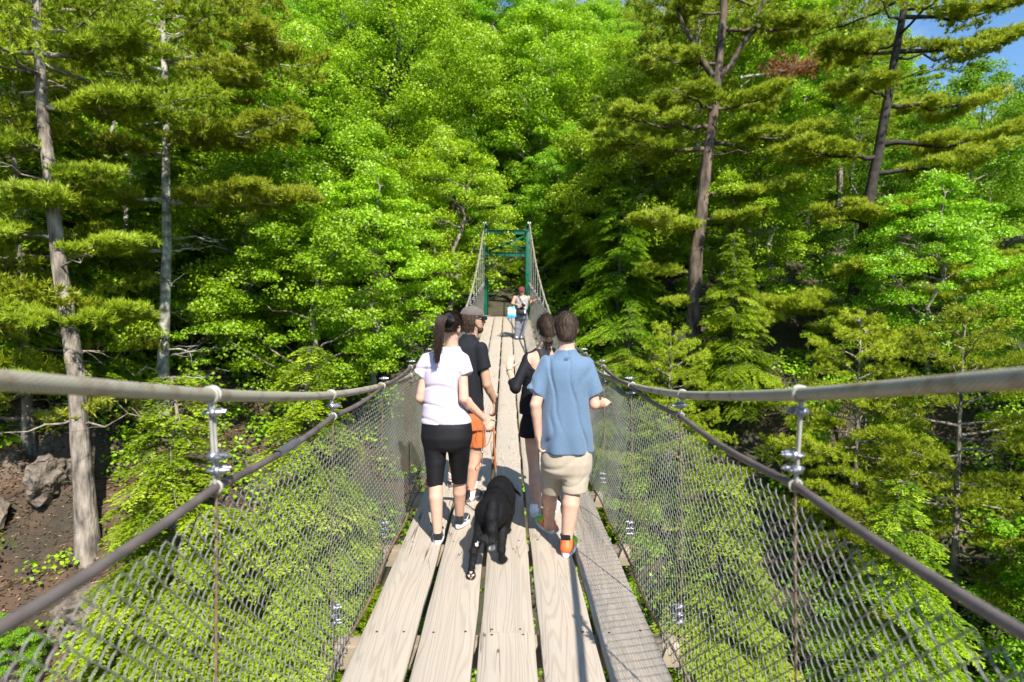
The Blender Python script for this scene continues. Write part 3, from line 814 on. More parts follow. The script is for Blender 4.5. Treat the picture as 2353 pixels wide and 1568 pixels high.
def tufts(pos, updir, r_, n=9, L=.13, w=.011, vbase=None):
    """bunches of long needles"""
    m_ = len(pos)
    d = r_.normal(0, .75, (m_, n, 3)) + updir[:, None] * 1.0
    d /= np.linalg.norm(d, axis=2)[..., None]
    l_ = L * r_.uniform(.6, 1.2, (m_, n, 1))
    s = np.cross(d, r_.normal(size=(m_, n, 3))); s /= np.linalg.norm(s, axis=2)[..., None] + 1e-9
    p = pos[:, None]
    V = np.stack([p + s * w, p - s * w, p + d * l_], 2).reshape(-1, 3)
    F = np.arange(len(V)).reshape(-1, 3)
    vb = r_.normal(.5, .15, m_) if vbase is None else vbase
    var = np.clip(vb[:, None] + r_.normal(0, .15, (m_, n)), 0, 1)
    return V, F, np.repeat(var.ravel(), 3)
def pine(seed, H, L0, z0=.3, nb=60, trunk_r=.2, lean=(0, 0), curve=None, bark=None, L=.15, n=9, dens=1., topfork=False, stubs=10, w=.021, wd=.30, base=None, boughs=()):
    r_ = np.random.default_rng(seed); tb = MB()
    k = 24; t = np.linspace(0, 1, k); T = np.stack([lean[0] * t, lean[1] * t, t * H], -1)
    if curve is not None: T[:, 0] += np.interp(t, curve[0], curve[1])
    T[:, :2] += np.cumsum(r_.normal(0, .012, (k, 2)), 0) * (H / 15)
    T[0, 2] = -2.2
    rad = trunk_r * (1 - .82 * t) * (1 + .7 * np.exp(-t * 22))
    tb.tube(T, rad, 14, cap=True)
    if topfork:
        f0 = T[int(k * topfork)]
        for s in (-1, 1): limb(tb, f0, f0 + np.array((s * H * .085, 0, H * .16)), trunk_r * .4, .03, r_, .04, 8, 9, sag=.10)
    def tr(z): return np.array([np.interp(z, T[:, 2], T[:, q]) for q in range(3)])
    pos, up, vb = [], [], []
    for q in range(nb):
        f = (q + r_.uniform(0, 1)) / nb; z = H * (z0 + (1 - z0) * f); az = q * 2.4 + r_.normal(0, .4)
        prof = (1 - f) ** .55 * (.75 + .25 * math.sin(f * 3.1)); Lb = L0 * prof * r_.uniform(.55, 1.15) + .35
        d = np.array((math.cos(az), math.sin(az), 0.)); rise = r_.uniform(.02, .22) + .45 * f ** 2
        a = tr(z); b = a + d * Lb + np.array((0, 0, Lb * rise))
        Pb = limb(tb, a, b, .028 + .022 * Lb / 3, .007, r_, .07, 5, 9, sag=.06 if f < .7 else -.04)
        S_ = np.cross(d, (0, 0, 1)); m_ = int(120 * dens * (Lb / 3) ** 1.35) + 14
        tt = r_.uniform(.2, 1.03, m_) ** .7
        base_ = np.stack([np.interp(tt, np.linspace(0, 1, 9), Pb[:, c]) for c in range(3)], -1)
        wid = Lb * wd * np.sin(np.clip((tt - .2) / .85, 0, 1) * math.pi * .92) + .08
        off = r_.uniform(-1, 1, m_) * wid
        pp = base_ + S_ * off[:, None] + d * (np.abs(off) * .5)[:, None]
        pp[:, 2] += r_.normal(.04, .05, m_) + .05 * np.sin(tt * 9 + off * 7) - np.abs(off) * .12
        pos.append(pp); up.append(np.tile(d * .45 + (0, 0, .95), (m_, 1)) + (S_ * np.sign(off)[:, None]) * .3); vb.append(np.full(m_, r_.normal(.5, .12)) + r_.normal(0, .1, m_))
        if Lb > 1.2:
            for e in range(3):
                i = r_.integers(3, 8); o = r_.choice((-1, 1)) * Lb * .25
                limb(tb, Pb[i], Pb[i] + S_ * o + d * abs(o) * .6, .012, .004, r_, .1, 4, 4)
    for px, py, dd_, hw in boughs:      # the large layered boughs
        b = A3(px, py, dd_) - np.asarray(base); Lh = math.hypot(b[0] - tr(b[2])[0], b[1] - tr(b[2])[1]); a = tr(b[2] - Lh * r_.uniform(.02, .16))
        d = b - a; Lb = np.linalg.norm(d[:2]) + .01; d = np.array((d[0] / Lb, d[1] / Lb, 0.)); S_ = np.cross(d, (0, 0, 1))
        Pb = limb(tb, a, b, .03 + .018 * Lb, .01, r_, .06, 6, 9, sag=.04)
        for e in range(9):
            i = r_.integers(3, 9); o = r_.choice((-1, 1)) * hw * r_.uniform(.5, 1); limb(tb, Pb[i], Pb[i] + S_ * o + d * abs(o) * .7 + (0, 0, .06), .014, .004, r_, .1, 4, 4)
        nc = int(10 + 9 * Lb * hw); sh = .05 * r_.normal()
        for e in range(nc):
            t_ = r_.uniform(.25, 1.06); o = r_.uniform(-1, 1) * hw * (.45 + .7 * math.sin(min(1, t_) * 2.6)); c = np.array([np.interp(t_, np.linspace(0, 1, 9), Pb[:, q]) for q in range(3)]) + S_ * o + d * abs(o) * .35
            c[2] += .10 - .14 * abs(o) / hw + r_.normal(0, .05); m_ = int(r_.uniform(26, 44)); rr_ = r_.uniform(.20, .38)
            v = rvec(m_, r_) * (r_.uniform(0, 1, (m_, 1)) ** .5) * (rr_, rr_, rr_ * .36)
            pos.append(c + v); up.append(np.tile(d * .35 + (0, 0, 1.1), (m_, 1)) + v / rr_ * .5); vb.append(np.full(m_, .55 + sh + r_.normal(0, .10)) + r_.normal(0, .08, m_) + v[:, 2] / rr_ * .35)  # clump tops paler, undersides darker: lit and shaded faces painted into needle colour
    pos, up, vb = map(np.concatenate, (pos, up, vb))
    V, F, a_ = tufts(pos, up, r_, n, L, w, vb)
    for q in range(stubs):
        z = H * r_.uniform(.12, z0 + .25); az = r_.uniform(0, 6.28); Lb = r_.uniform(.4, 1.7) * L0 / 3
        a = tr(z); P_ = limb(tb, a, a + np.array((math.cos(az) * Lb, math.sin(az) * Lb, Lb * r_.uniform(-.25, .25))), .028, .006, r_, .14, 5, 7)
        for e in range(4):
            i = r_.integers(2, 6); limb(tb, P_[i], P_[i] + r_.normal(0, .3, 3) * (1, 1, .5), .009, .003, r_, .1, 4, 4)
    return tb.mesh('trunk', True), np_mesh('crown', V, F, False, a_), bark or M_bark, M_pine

def cedar(seed, H, R0, nb=130, z0=.06, tw=.068, ls=.048, droop=.30, trunk_r=.14, point=.8, step=.031):
    r_ = np.random.default_rng(seed); tb = MB()
    T = limb(tb, (0, 0, -.6), (r_.normal(0, .1), r_.normal(0, .1), H * .97), trunk_r, .02, r_, .02, 8, 14)
    Cn, Dn, Nn, Vr = [], [], [], []
    for q in range(nb):
        f = ((q + r_.uniform(0, 1)) / nb) ** .9; z = H * (z0 + (1 - z0) * f); az = q * 2.4 + r_.normal(0, .5)
        Lb = R0 * ((1 - f) ** point) * r_.uniform(.7, 1.15) + .18
        d = np.array((math.cos(az), math.sin(az), 0.)); S_ = np.cross(d, (0, 0, 1))
        a = np.array([np.interp(z, T[:, 2], T[:, c]) for c in range(3)])
        ks = np.linspace(0, 1, 8); P = a + d * (Lb * ks)[:, None]; P[:, 2] += Lb * (.30 * (1 - f * .2) * ks - (droop + .30) * ks ** 2) + r_.normal(0, .02)
        tb.tube(P, .004 + .012 * Lb * (1 - ks * .8), 4, cap=False)
        nt = max(3, int(Lb / tw)); g = .42 + r_.normal(0, .2)
        for i in range(nt):
            t = .15 + .85 * (i + .5) / nt; p0 = np.array([np.interp(t, ks, P[:, c]) for c in range(3)])
            for s in (-1, 1):
                Lt = Lb * .42 * math.sin(min(1, t * 1.05) * math.pi * .85 + .25) * r_.uniform(.6, 1.15) + .06
                dr = d * .75 + S_ * s * .8 + np.array((0, 0, r_.normal(-.12, .16))); dr /= np.linalg.norm(dr)
                m_ = max(2, int(Lt / step)); u = (np.arange(m_) + .5) / m_
                pts = p0 + dr * (Lt * u)[:, None]; pts[:, 2] -= .35 * Lt * u ** 2
                sd = np.cross(dr, (0, 0, 1)); sd /= np.linalg.norm(sd)
                for w_ in (-1, 1):
                    D_ = dr * .8 + sd * w_ * .75 + r_.normal(0, .12, (m_, 3)) + (0, 0, -.12)
                    Cn.append(pts + D_ * ls * .5 + r_.normal(0, .008, (m_, 3))); Dn.append(D_)
                    Nn.append(np.tile((0, 0, 1.), (m_, 1)) + r_.normal(0, .38, (m_, 3)) + d * .25)
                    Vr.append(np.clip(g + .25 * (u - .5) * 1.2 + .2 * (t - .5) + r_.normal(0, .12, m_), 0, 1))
    Cn, Dn, Nn, Vr = map(np.concatenate, (Cn, Dn, Nn, Vr))
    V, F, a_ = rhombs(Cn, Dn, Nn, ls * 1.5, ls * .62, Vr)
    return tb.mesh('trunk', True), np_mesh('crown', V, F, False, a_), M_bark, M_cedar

protos = {}
protos['mapleA'] = broadleaf(11, 11, 3.9, 210, 210, .135, base=.12)
protos['mapleB'] = broadleaf(12, 12.5, 3.4, 190, 210, .13, base=.2, bark=M_pale)
protos['mapleC'] = broadleaf(13, 8, 3.0, 150, 230, .11, base=.08)
protos['birch'] = broadleaf(14, 13, 2.3, 110, 190, .10, base=.45, bark=M_pale, trunk_r=.10)
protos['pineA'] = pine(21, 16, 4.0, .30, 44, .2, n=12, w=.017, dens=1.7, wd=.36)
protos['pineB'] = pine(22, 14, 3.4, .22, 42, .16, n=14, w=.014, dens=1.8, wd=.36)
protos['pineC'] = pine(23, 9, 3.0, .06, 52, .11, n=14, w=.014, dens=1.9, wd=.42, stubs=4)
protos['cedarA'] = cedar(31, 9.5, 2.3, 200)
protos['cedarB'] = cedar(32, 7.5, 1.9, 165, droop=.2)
protos['pole'] = broadleaf(16, 14, 1.7, 55, 190, .10, base=.62, bark=M_pale, trunk_r=.11)
protos['shrub'] = broadleaf(15, 2.6, 1.5, 40, 150, .075, base=.05, trunk_r=.04)
cache = {}
def plant(pt, name, x, y, label, group, sc=1.0, rot=0., z=None, cat='tree', sz=None):
    T, Cr, tm, cmx = protos[pt] if isinstance(pt, str) else pt
    zz = float(ground_z(x, y)) if z is None else z
    o = empty(name, (x, y, zz), label, cat, group)
    o.rotation_euler = (0, 0, rot); o.scale = (sc, sc, sz or sc)
    for nm, me, mt in (('trunk', T, tm), ('crown', Cr, cmx)):
        c = bpy.data.objects.new(nm, me); C.objects.link(c)
        if not me.materials: me.materials.append(mt)
        c.parent = o
    return o
KN = {'pineC': 'pine_tree', 'pole': 'birch_tree', 'mapleA': 'maple_tree', 'mapleB': 'maple_tree', 'mapleC': 'maple_tree', 'birch': 'birch_tree', 'pineA': 'pine_tree', 'pineB': 'pine_tree', 'cedarA': 'cedar_tree', 'cedarB': 'cedar_tree', 'shrub': 'leafy_shrub'}
G2 = 'trees of the wooded hillside'
# ---- special trees
sp = []
def special(p, name, x, y, label, z=None, **k):
    sp.append((x, y)); return plant(p, name, x, y, label, None, z=z, **k)
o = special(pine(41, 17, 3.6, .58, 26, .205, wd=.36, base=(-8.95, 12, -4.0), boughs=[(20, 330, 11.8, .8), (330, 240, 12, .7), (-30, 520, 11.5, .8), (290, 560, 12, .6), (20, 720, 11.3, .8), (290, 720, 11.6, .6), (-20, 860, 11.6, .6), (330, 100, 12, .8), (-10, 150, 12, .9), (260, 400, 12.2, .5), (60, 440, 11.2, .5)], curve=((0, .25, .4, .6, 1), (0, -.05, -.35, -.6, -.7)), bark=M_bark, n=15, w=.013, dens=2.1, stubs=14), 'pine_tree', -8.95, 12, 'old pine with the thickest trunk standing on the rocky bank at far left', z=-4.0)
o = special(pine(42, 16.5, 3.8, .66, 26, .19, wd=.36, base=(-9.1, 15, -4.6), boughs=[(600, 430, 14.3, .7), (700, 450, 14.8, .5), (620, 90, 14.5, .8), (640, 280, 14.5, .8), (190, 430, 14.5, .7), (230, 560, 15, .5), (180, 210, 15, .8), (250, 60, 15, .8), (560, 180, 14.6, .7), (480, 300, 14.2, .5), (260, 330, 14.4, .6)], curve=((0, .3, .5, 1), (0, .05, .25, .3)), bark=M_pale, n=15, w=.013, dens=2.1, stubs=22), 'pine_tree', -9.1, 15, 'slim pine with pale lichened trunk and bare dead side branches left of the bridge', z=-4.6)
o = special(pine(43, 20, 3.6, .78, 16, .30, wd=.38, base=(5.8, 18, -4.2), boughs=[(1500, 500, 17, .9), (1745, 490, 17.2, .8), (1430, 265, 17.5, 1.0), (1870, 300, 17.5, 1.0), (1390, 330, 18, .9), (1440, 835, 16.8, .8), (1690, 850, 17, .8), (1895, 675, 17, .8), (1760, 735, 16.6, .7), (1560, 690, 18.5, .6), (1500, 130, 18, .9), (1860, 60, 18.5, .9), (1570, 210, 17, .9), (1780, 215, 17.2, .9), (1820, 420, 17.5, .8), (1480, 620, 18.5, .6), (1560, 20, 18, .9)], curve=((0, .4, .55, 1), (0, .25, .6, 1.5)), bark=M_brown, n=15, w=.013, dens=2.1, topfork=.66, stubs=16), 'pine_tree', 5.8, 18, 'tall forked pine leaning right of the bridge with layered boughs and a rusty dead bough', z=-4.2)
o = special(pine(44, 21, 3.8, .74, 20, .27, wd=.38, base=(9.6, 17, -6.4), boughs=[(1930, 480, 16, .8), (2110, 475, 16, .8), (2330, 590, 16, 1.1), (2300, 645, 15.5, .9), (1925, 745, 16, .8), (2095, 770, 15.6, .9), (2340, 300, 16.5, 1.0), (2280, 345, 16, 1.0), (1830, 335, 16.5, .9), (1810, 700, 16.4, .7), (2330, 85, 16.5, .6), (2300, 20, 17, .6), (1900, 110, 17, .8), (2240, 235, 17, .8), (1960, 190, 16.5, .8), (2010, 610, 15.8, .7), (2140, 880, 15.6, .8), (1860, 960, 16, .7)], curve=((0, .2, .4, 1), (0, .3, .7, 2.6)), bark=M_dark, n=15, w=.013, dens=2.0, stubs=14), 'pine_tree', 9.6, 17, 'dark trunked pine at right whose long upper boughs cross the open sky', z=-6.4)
TREES = [
 ('mapleC', -4.3, 18.0, .88, 0, 'yellow green leafy tree rising just left of the far bridge tower'),
 ('mapleA', -8.2, 17.8, .70, 48, 'rounded leafy maple between the pale pine and the bright low maple'),
 ('mapleB', -.6, 57, 1.5, 49, 'tall maple on the hilltop exactly above the tower crossbeams'),
 ('mapleA', -6.6, 20.8, .80, 1, 'broad leafy tree second to the left of the green tower'),
 ('mapleC', -5.6, 16.3, .9, 2, 'bright green low maple beyond the left handrail below the pale pine'),
 ('cedarA', -3.7, 10.5, 1.02, 3, 'cedar with drooping sprays rising from the gorge close to the left mesh'),
 ('cedarB', -6.1, 10.2, 1.15, 4, 'cedar with feathery boughs between the left handrail and the rocky bank'),
 ('mapleC', -3.1, 6.0, .62, 5, 'leafy treetop deep below the left side mesh'),
 ('mapleC', -7.4, 8.9 , .22, 23, 'leafy sapling among the rocks below the old pine at lower left'),
 ('mapleC', -9.3, 10.2, .22, 24, 'leafy sapling at the far left edge under the near cable'),
 ('mapleB', -3.5, 66, 1.5, 25, 'tall maple topping the hill straight above the tower'),
 ('mapleA', -9, 64, 1.45, 26, 'tall maple at the hilltop slightly left above the tower'),
 ('mapleB', 2.5, 62, 1.4, 27, 'tall maple at the hilltop slightly right above the tower'),
 ('pole', -7.3, 25.6, .95, 28, 'thin pale trunk standing bare against the leaves halfway between pale pine and tower'),
 ('pole', -9.9, 22.0, .8, 29, 'short pale mottled trunk just right of the pale pine'),
 ('pole', -13.6, 21.0, 1.0, 30, 'pale birch trunk high between the old pine and the pale pine'),
 ('pole', -5.2, 29.5, .9, 31, 'thin grey trunk left of the black trunked maple'),
 ('pole', 9.2, 24.5, .9, 32, 'pale birch trunk among leaves between the two right pines'),
 ('pole', 17.2, 23.5, .62, 33, 'pale birch trunk at far right beyond the dark pine'),
 ('pineC', 8.1, 13.0, .68, 34, 'bushy pine at right partly below the main cable beside the bright one'),
 ('pineC', -11.5, 13.6, 1.1, 35, 'bushy pine behind the old pine at the left edge'),
 ('mapleC', 8.4, 19.5, .85, 36, 'low maple filling the shade between the two tall right pines'),
 ('cedarA', 3.9, 19.8, .72, 37, 'dark cedar just right of the tower foot'),
 ('mapleC', 11.6, 15.6, .72, 38, 'low maple right of the dark trunked pine above the cable'),
 ('mapleC', 13.2, 13.2, .8, 39, 'broad leafy maple at the right edge below the cable'),
 ('cedarB', 6.7, 16.6, .72, 40, 'young cedar at the foot of the forked pine'),
 ('mapleC', 10.8, 9.6, .8, 41, 'leafy maple at the lower right corner beyond the mesh'),
 ('cedarB', -5.6, 6.6, .8, 6, 'small cedar at lower left seen through the mesh'),
 ('cedarB', 3.9, 9.8, 1.2, 7, 'cedar in the gorge seen through the right side mesh'),
 ('cedarA', 6.8, 9.6, .92, 8, 'cedar below the right handrail beside the near hanger'),
 ('pineC', 9.7, 12.0, .80, 9, 'bright pine with soft boughs at the right edge below the cable'),
 ('mapleC', 3.2, 6.0, .65, 10, 'leafy treetop deep below the right side mesh'),
 ('pineC', 4.2, 14.6, .62, 11, 'small pine right of the man in blue with pale flat boughs'),
 ('cedarB', 3.4, 15.5, .75, 12, 'young cedar low down right of the bridge tower'),
 ('mapleC', 6.9, 7.0, .7, 13, 'leafy treetop at lower right beyond the mesh'),
 ('cedarB', -1.2, 10.5, .62, 14, 'small cedar below the deck seen between the planks'),
 ('mapleA', 4.8, 21.5, .80, 15, 'leafy maple overhanging the right side of the tower'),
 ('mapleB', -7.6, 20.5, .85, 16, 'maple behind the pale trunked pine at left'),
 ('mapleA', 16.5, 20.5, .72, 17, 'large maple at the right edge behind the dark pine'),
 ('cedarA', -12.5, 15.0, 1.15, 18, 'dark cedar at the far left edge behind the old pine'),
 ('mapleA', .2, 30.5, .85, 20, 'maple directly behind the tower filling the gap over the trail'),
 ('mapleC', -2.7, 27.2, .9, 21, 'maple beside the trail just left behind the tower'),
 ('mapleC', 3.0, 26.6, .9, 22, 'maple beside the trail just right behind the tower'),
 ('cedarB', -11.3, 19.0, 1.3, 19, 'cedar between the old pine and the pale pine at left'),
]
for p, x, y, s, r0, lab in TREES:
    special(p, KN[p], x, y, lab, sc=s, rot=r0 * 1.3)
mb = MB(); r5 = np.random.default_rng(2); q0 = A3(1700, 180, 18.1); q1 = A3(1880, 150, 18.3)
limb(mb, q0, q1, .05, .012, r5, .06, 6, 9)
u_ = r5.uniform(.35, 1, 220); ps = q0 + (q1 - q0) * u_[:, None] + r5.normal(0, 1, (220, 3)) * (.28, .3, .17)
for q in range(30): limb(mb, q0 + (q1 - q0) * u_[q], ps[q] + (.15, 0, .15), .012, .003, r5, .1, 4, 4)
V, F, a_ = tufts(ps, np.tile((.4, 0, .6), (220, 1)), r5, 10, .2, .012)
pc = [o_ for o_ in C.objects if o_.get('label', '').startswith('tall forked')][0]
link('dead_bough_twigs', mb.mesh('dead_bough_twigs', True), M_dead, pc); link('dead_bough', np_mesh('dead_bough', V, F, False, a_), M_rustleaf, pc)
# big dark maple in the centre
special(broadleaf(51, 15, 4.4, 230, 230, .12, base=.3, bark=M_dark, trunk_r=.2), 'maple_tree', -4.6, 25, 'black trunked maple with an upward fork above and left of the tower')
# ---- the hillside wood
r_ = np.random.default_rng(77)
pts = []
tries = 0
while tries < 30000 and len(pts) < 400:
    tries += 1
    y = 22 + 75 * r_.uniform() ** 1.25
    x = r_.uniform(-1, 1) * (8 + .98 * y)
    u = y + .25 * abs(x)
    if abs(x - .5) < 2.2 and y < 28: continue
    dmin = 2.3 + .022 * y
    if any((x - a) ** 2 + (y - b) ** 2 < dmin ** 2 for a, b in pts): continue
    if any((x - a) ** 2 + (y - b) ** 2 < 2.0 ** 2 for a, b in sp): continue
    pts.append((x, y))
print('hillside trees', len(pts))
for x, y in pts:
    a = x / y
    w = np.array([2.2, 1.7, 1., .9, .12, .12, .4, .2])
    if a < -.35: w = np.array([.9, .8, .6, 1.2, 1.3, 1.0, .6, .4])
    if a > .25: w = np.array([1.2, 1.0, .7, 1.1, .8, .9, .5, .3])
    if y > 60: w = w * np.array([1, 1, .3, 1, 1, .6, .3, .1])
    kt = ['mapleA', 'mapleB', 'mapleC', 'birch', 'pineA', 'pineB', 'cedarA', 'cedarB'][r_.choice(8, p=w / w.sum())]
    side = 'left of the bridge' if a < -.25 else ('right of the bridge' if a > .25 else 'behind the green tower')
    dep = 'on the lower slope' if y < 38 else ('on the middle slope' if y < 60 else 'high on the wooded slope')
    kd = {'maple_tree': 'green leafy maple', 'birch_tree': 'slender birch with pale trunk', 'pine_tree': 'pine with layered boughs', 'cedar_tree': 'pointed cedar'}[KN[kt]]
    lab = kd + ' ' + dep + ' ' + side
    scl = r_.uniform(.82, 1.15)
    hh = {'mapleA': 11, 'mapleB': 12.5, 'mapleC': 8, 'birch': 13, 'pineA': 16, 'pineB': 14, 'cedarA': 9.5, 'cedarB': 7.5}[kt]
    gz_ = float(ground_z(x, y)); ok = True
    for xo in (-2.5, 0, 2.5):
        px, py = proj((x + xo, y, gz_ + hh * scl))
        while px > 2120 and py < 128 + .22 * (px - 1870) * (px > 2150) + r_.uniform(0, 30):
            scl *= .93; px, py = proj((x + xo, y, gz_ + hh * scl))
            if scl < .4: ok = False; break
    if not ok: continue
    plant(kt, KN[kt], x, y, lab, lab.replace('maple ', 'maples ').replace('birch ', 'birches ').replace('pine ', 'pines ').replace('cedar ', 'cedars '), sc=scl, rot=r_.uniform(0, 6.28))
# shrubs on the banks
k = 0
for q in range(4000):
    x = r_.uniform(-34, 34); y = r_.uniform(9, 50)
    if k >= 130: break
    if abs(x) < 2.4: continue
    if any((x - a) ** 2 + (y - b) ** 2 < 1.4 for a, b in pts): continue
    if x < -6.5 and y < 15: continue
    k += 1
    lab = 'low leafy shrub on the bank ' + ('left' if x < 0 else 'right') + (' below the deck end' if y < 20 else ' beyond the tower')
    plant('shrub', 'leafy_shrub', x, y, lab, lab.replace('shrub', 'shrubs'), sc=r_.uniform(.7, 1.5) * (1.3 if y > 24 else 1), rot=r_.uniform(0, 6), cat='shrub')
# undergrowth
K = 6500
kx = r_.uniform(-1, 1, K); ky = 4 + 56 * r_.uniform(0, 1, K) ** 1.25; kx = kx * (9 + .9 * ky)
ok = ~((np.abs(kx) < 1.1) & (ky > 20) & (ky < 24.6)) & ~((kx < -6.3) & (ky < 13.5) & (r_.uniform(0, 1, K) < .5))
kx, ky = kx[ok], ky[ok]; K = len(kx); m_ = 62
rad = r_.uniform(.25, .6, K) * (1 + ky / 60)
v = rvec(K * m_, r_).reshape(K, m_, 3); v[..., 2] = np.abs(v[..., 2]); v = v * (r_.uniform(0, 1, (K, m_, 1)) ** .35) * rad[:, None, None] * (1, 1, .85)
cen = v + np.stack([kx, ky, ground_z(kx, ky) + .02], -1)[:, None]
nn = v / rad[:, None, None] + r_.normal(0, .4, (K, m_, 3)) + (0, 0, .35)
V, F, a_ = rhombs(cen.reshape(-1, 3), (rvec(K * m_, r_) * (1, 1, .4)), nn.reshape(-1, 3), np.repeat(.085 + .0022 * ky, m_), np.repeat(.06 + .0016 * ky, m_), np.clip((r_.normal(.42, .15, (K, 1)) + r_.normal(0, .18, (K, m_))).ravel(), 0, 1))
ug = link('undergrowth', np_mesh('undergrowth', V, F, False, a_), M_maple); ug['kind'] = 'stuff'
tag(ug, 'green undergrowth carpeting the slopes of the gorge', 'undergrowth')
# fallen leaves and twigs on the bank
N = 60000
lx = r_.uniform(-16, -4.5, N); ly = r_.uniform(6, 19, N)
cen = np.stack([lx, ly, ground_z(lx, ly) + r_.uniform(.0, .05, N) + .02], -1)
big = r_.uniform(0, 1, N) ** 6
V, F, a_ = rhombs(cen, rvec(N, r_) * (1, 1, .25), r_.normal(0, .35, (N, 3)) + (0, 0, 1), .07 + .25 * big, .045 - .03 * big, np.clip(r_.normal(.5, .3, N), 0, 1))
lt = link('leaf_litter', np_mesh('leaf_litter', V, F, False, a_), leaf_mat('fallen_leaves', (.05, .03, .018), (.20, .13, .075), (.30, .22, .13), .1, 0, 0)); lt['kind'] = 'stuff'; tag(lt, 'brown fallen leaves and twigs covering the left bank', 'leaf litter')
for x, y, s_, w_ in ((-.75, 25.8, .95, 'left'), (1.1, 25.6, 1.0, 'right'), (.2, 27.4, 1.5, 'centre')): plant('shrub', 'leafy_shrub', x, y, f'shaded leafy shrub filling the view through the green tower, {w_} one', 'shrubs behind the tower', sc=s_, rot=x, cat='shrub')
# boulders on the left bank
M_rock = pmat('grey_brown_rock', (.15, .12, .09), .9, noise=(2.5, .45), bump=(7, 1., .08))
RK = [(-8.0, 9.4, .5), (-9.4, 10.2, .62), (-10.9, 11.0, .8), (-7.2, 10.4, .7), (-8.3, 11.2, .8), (-10.2, 12.6, .7), (-7.1, 8.2, .6), (-11.8, 12.2, .9), (-6.9, 11.9, .55), (-8.8, 8.3, 1.0), (-7.6, 12.6, .6), (-9.9, 8.6, 1.1)]
RL = ['lowest', 'broad', 'largest', 'small', 'squarish', 'shaded', 'flat', 'tall', 'smallest', 'jagged', 'rounded', 'brownish']
for q, (x, y, s) in enumerate(RK):
    import bmesh
    bmm = bmesh.new(); bmesh.ops.create_icosphere(bmm, subdivisions=4, radius=1)
    for v in bmm.verts:
        c = v.co.copy(); f = mnoise.voronoi(c * 1.5 + Vector((q * 7, 0, 0)))[0][0] * .55 + .22 * mnoise.noise(c * 3 + Vector((0, q * 3, 0))) + .06 * mnoise.noise(c * 11)
        v.co = c * (.62 + f) ; v.co.z *= .62
    me = bpy.data.meshes.new('boulder'); bmm.to_mesh(me); bmm.free()
    o = bpy.data.objects.new('boulder', me); C.objects.link(o); me.materials.append(M_rock)
    o.location = (x, y, float(ground_z(x, y)) + s * .15); o.scale = (s, s * .8, s); o.rotation_euler = (q, q * 1.7, q * 2.3)
    tag(o, f'{RL[q]} grey brown boulder among the rocks at the foot of the old pine', 'boulder', 'boulders on the left bank')
# ================================================================ people
def skin(name, col): return pmat(name, col, .5, 0, .35, noise=(18, .10), bump=(260, .12, .0006), sss=.12)
M_skinA = skin('skin_fair', (.53, .315, .225)); M_skinB = skin('skin_tanned', (.43, .25, .165))
def hairmat(name, col, col2):
    m, n, l = newmat(name); out = n.new('ShaderNodeOutputMaterial'); b = n.new('ShaderNodeBsdfPrincipled'); l.new(b.outputs[0], out.inputs[0])
    b.inputs['Roughness'].default_value = .58; b.inputs['Specular IOR Level'].default_value = .35
    t = n.new('ShaderNodeTexCoord'); mp = n.new('ShaderNodeMapping'); mp.inputs['Scale'].default_value = (1, 1, .14)
    no = n.new('ShaderNodeTexNoise'); no.inputs['Scale'].default_value = 150; no.inputs['Detail'].default_value = 4
    l.new(t.outputs['Object'], mp.inputs[0]); l.new(mp.outputs[0], no.inputs[0])
    cr = n.new('ShaderNodeValToRGB'); cr.color_ramp.elements[0].position = .4; cr.color_ramp.elements[1].position = .68
    cr.color_ramp.elements[0].color = (*col, 1); cr.color_ramp.elements[1].color = (*col2, 1); l.new(no.outputs[0], cr.inputs[0]); l.new(cr.outputs[0], b.inputs['Base Color'])
    bm = n.new('ShaderNodeBump'); bm.inputs['Strength'].default_value = .8; bm.inputs['Distance'].default_value = .003; l.new(no.outputs[0], bm.inputs['Height']); l.new(bm.outputs[0], b.inputs['Normal'])
    return m
M_hairD = hairmat('dark_brown_hair', (.010, .005, .004), (.05, .026, .017))
M_hairB = hairmat('brown_hair', (.022, .012, .007), (.085, .05, .028))
M_eye = pmat('eye', (.02, .015, .01), .15)
def cloth(name, col, rough=.85, n=(70, .16), b=(500, .25, .0008), sheen=.15): return pmat(name, col, rough, 0, .2, noise=n, bump=b, sheen=sheen)
def var_mat(name, stops, rough=.6, bump=None, spec=.4, interp='LINEAR'):
    m, n, l = newmat(name); out = n.new('ShaderNodeOutputMaterial'); b = n.new('ShaderNodeBsdfPrincipled'); l.new(b.outputs[0], out.inputs[0])
    b.inputs['Roughness'].default_value = rough; b.inputs['Specular IOR Level'].default_value = spec
    a = n.new('ShaderNodeAttribute'); a.attribute_name = 'var'; cr = n.new('ShaderNodeValToRGB'); cr.color_ramp.interpolation = interp
    e = cr.color_ramp.elements; e[0].position = stops[0][0]; e[0].color = (*stops[0][1], 1); e[1].position = stops[-1][0]; e[1].color = (*stops[-1][1], 1)
    for p, c in stops[1:-1]: x = e.new(p); x.color = (*c, 1)
    l.new(a.outputs['Fac'], cr.inputs[0]); l.new(cr.outputs[0], b.inputs['Base Color'])
    if bump:
        t = n.new('ShaderNodeTexCoord'); mp = n.new('ShaderNodeMapping'); mp.inputs['Scale'].default_value = bump[3]; no = n.new('ShaderNodeTexNoise'); no.inputs['Scale'].default_value = bump[0]
        no.inputs['Detail'].default_value = 4
        l.new(t.outputs['Object'], mp.inputs[0]); l.new(mp.outputs[0], no.inputs[0]); bm = n.new('ShaderNodeBump'); bm.inputs['Strength'].default_value = bump[1]; bm.inputs['Distance'].default_value = bump[2]
        l.new(no.outputs[0], bm.inputs['Height']); l.new(bm.outputs[0], b.inputs['Normal'])
    return m

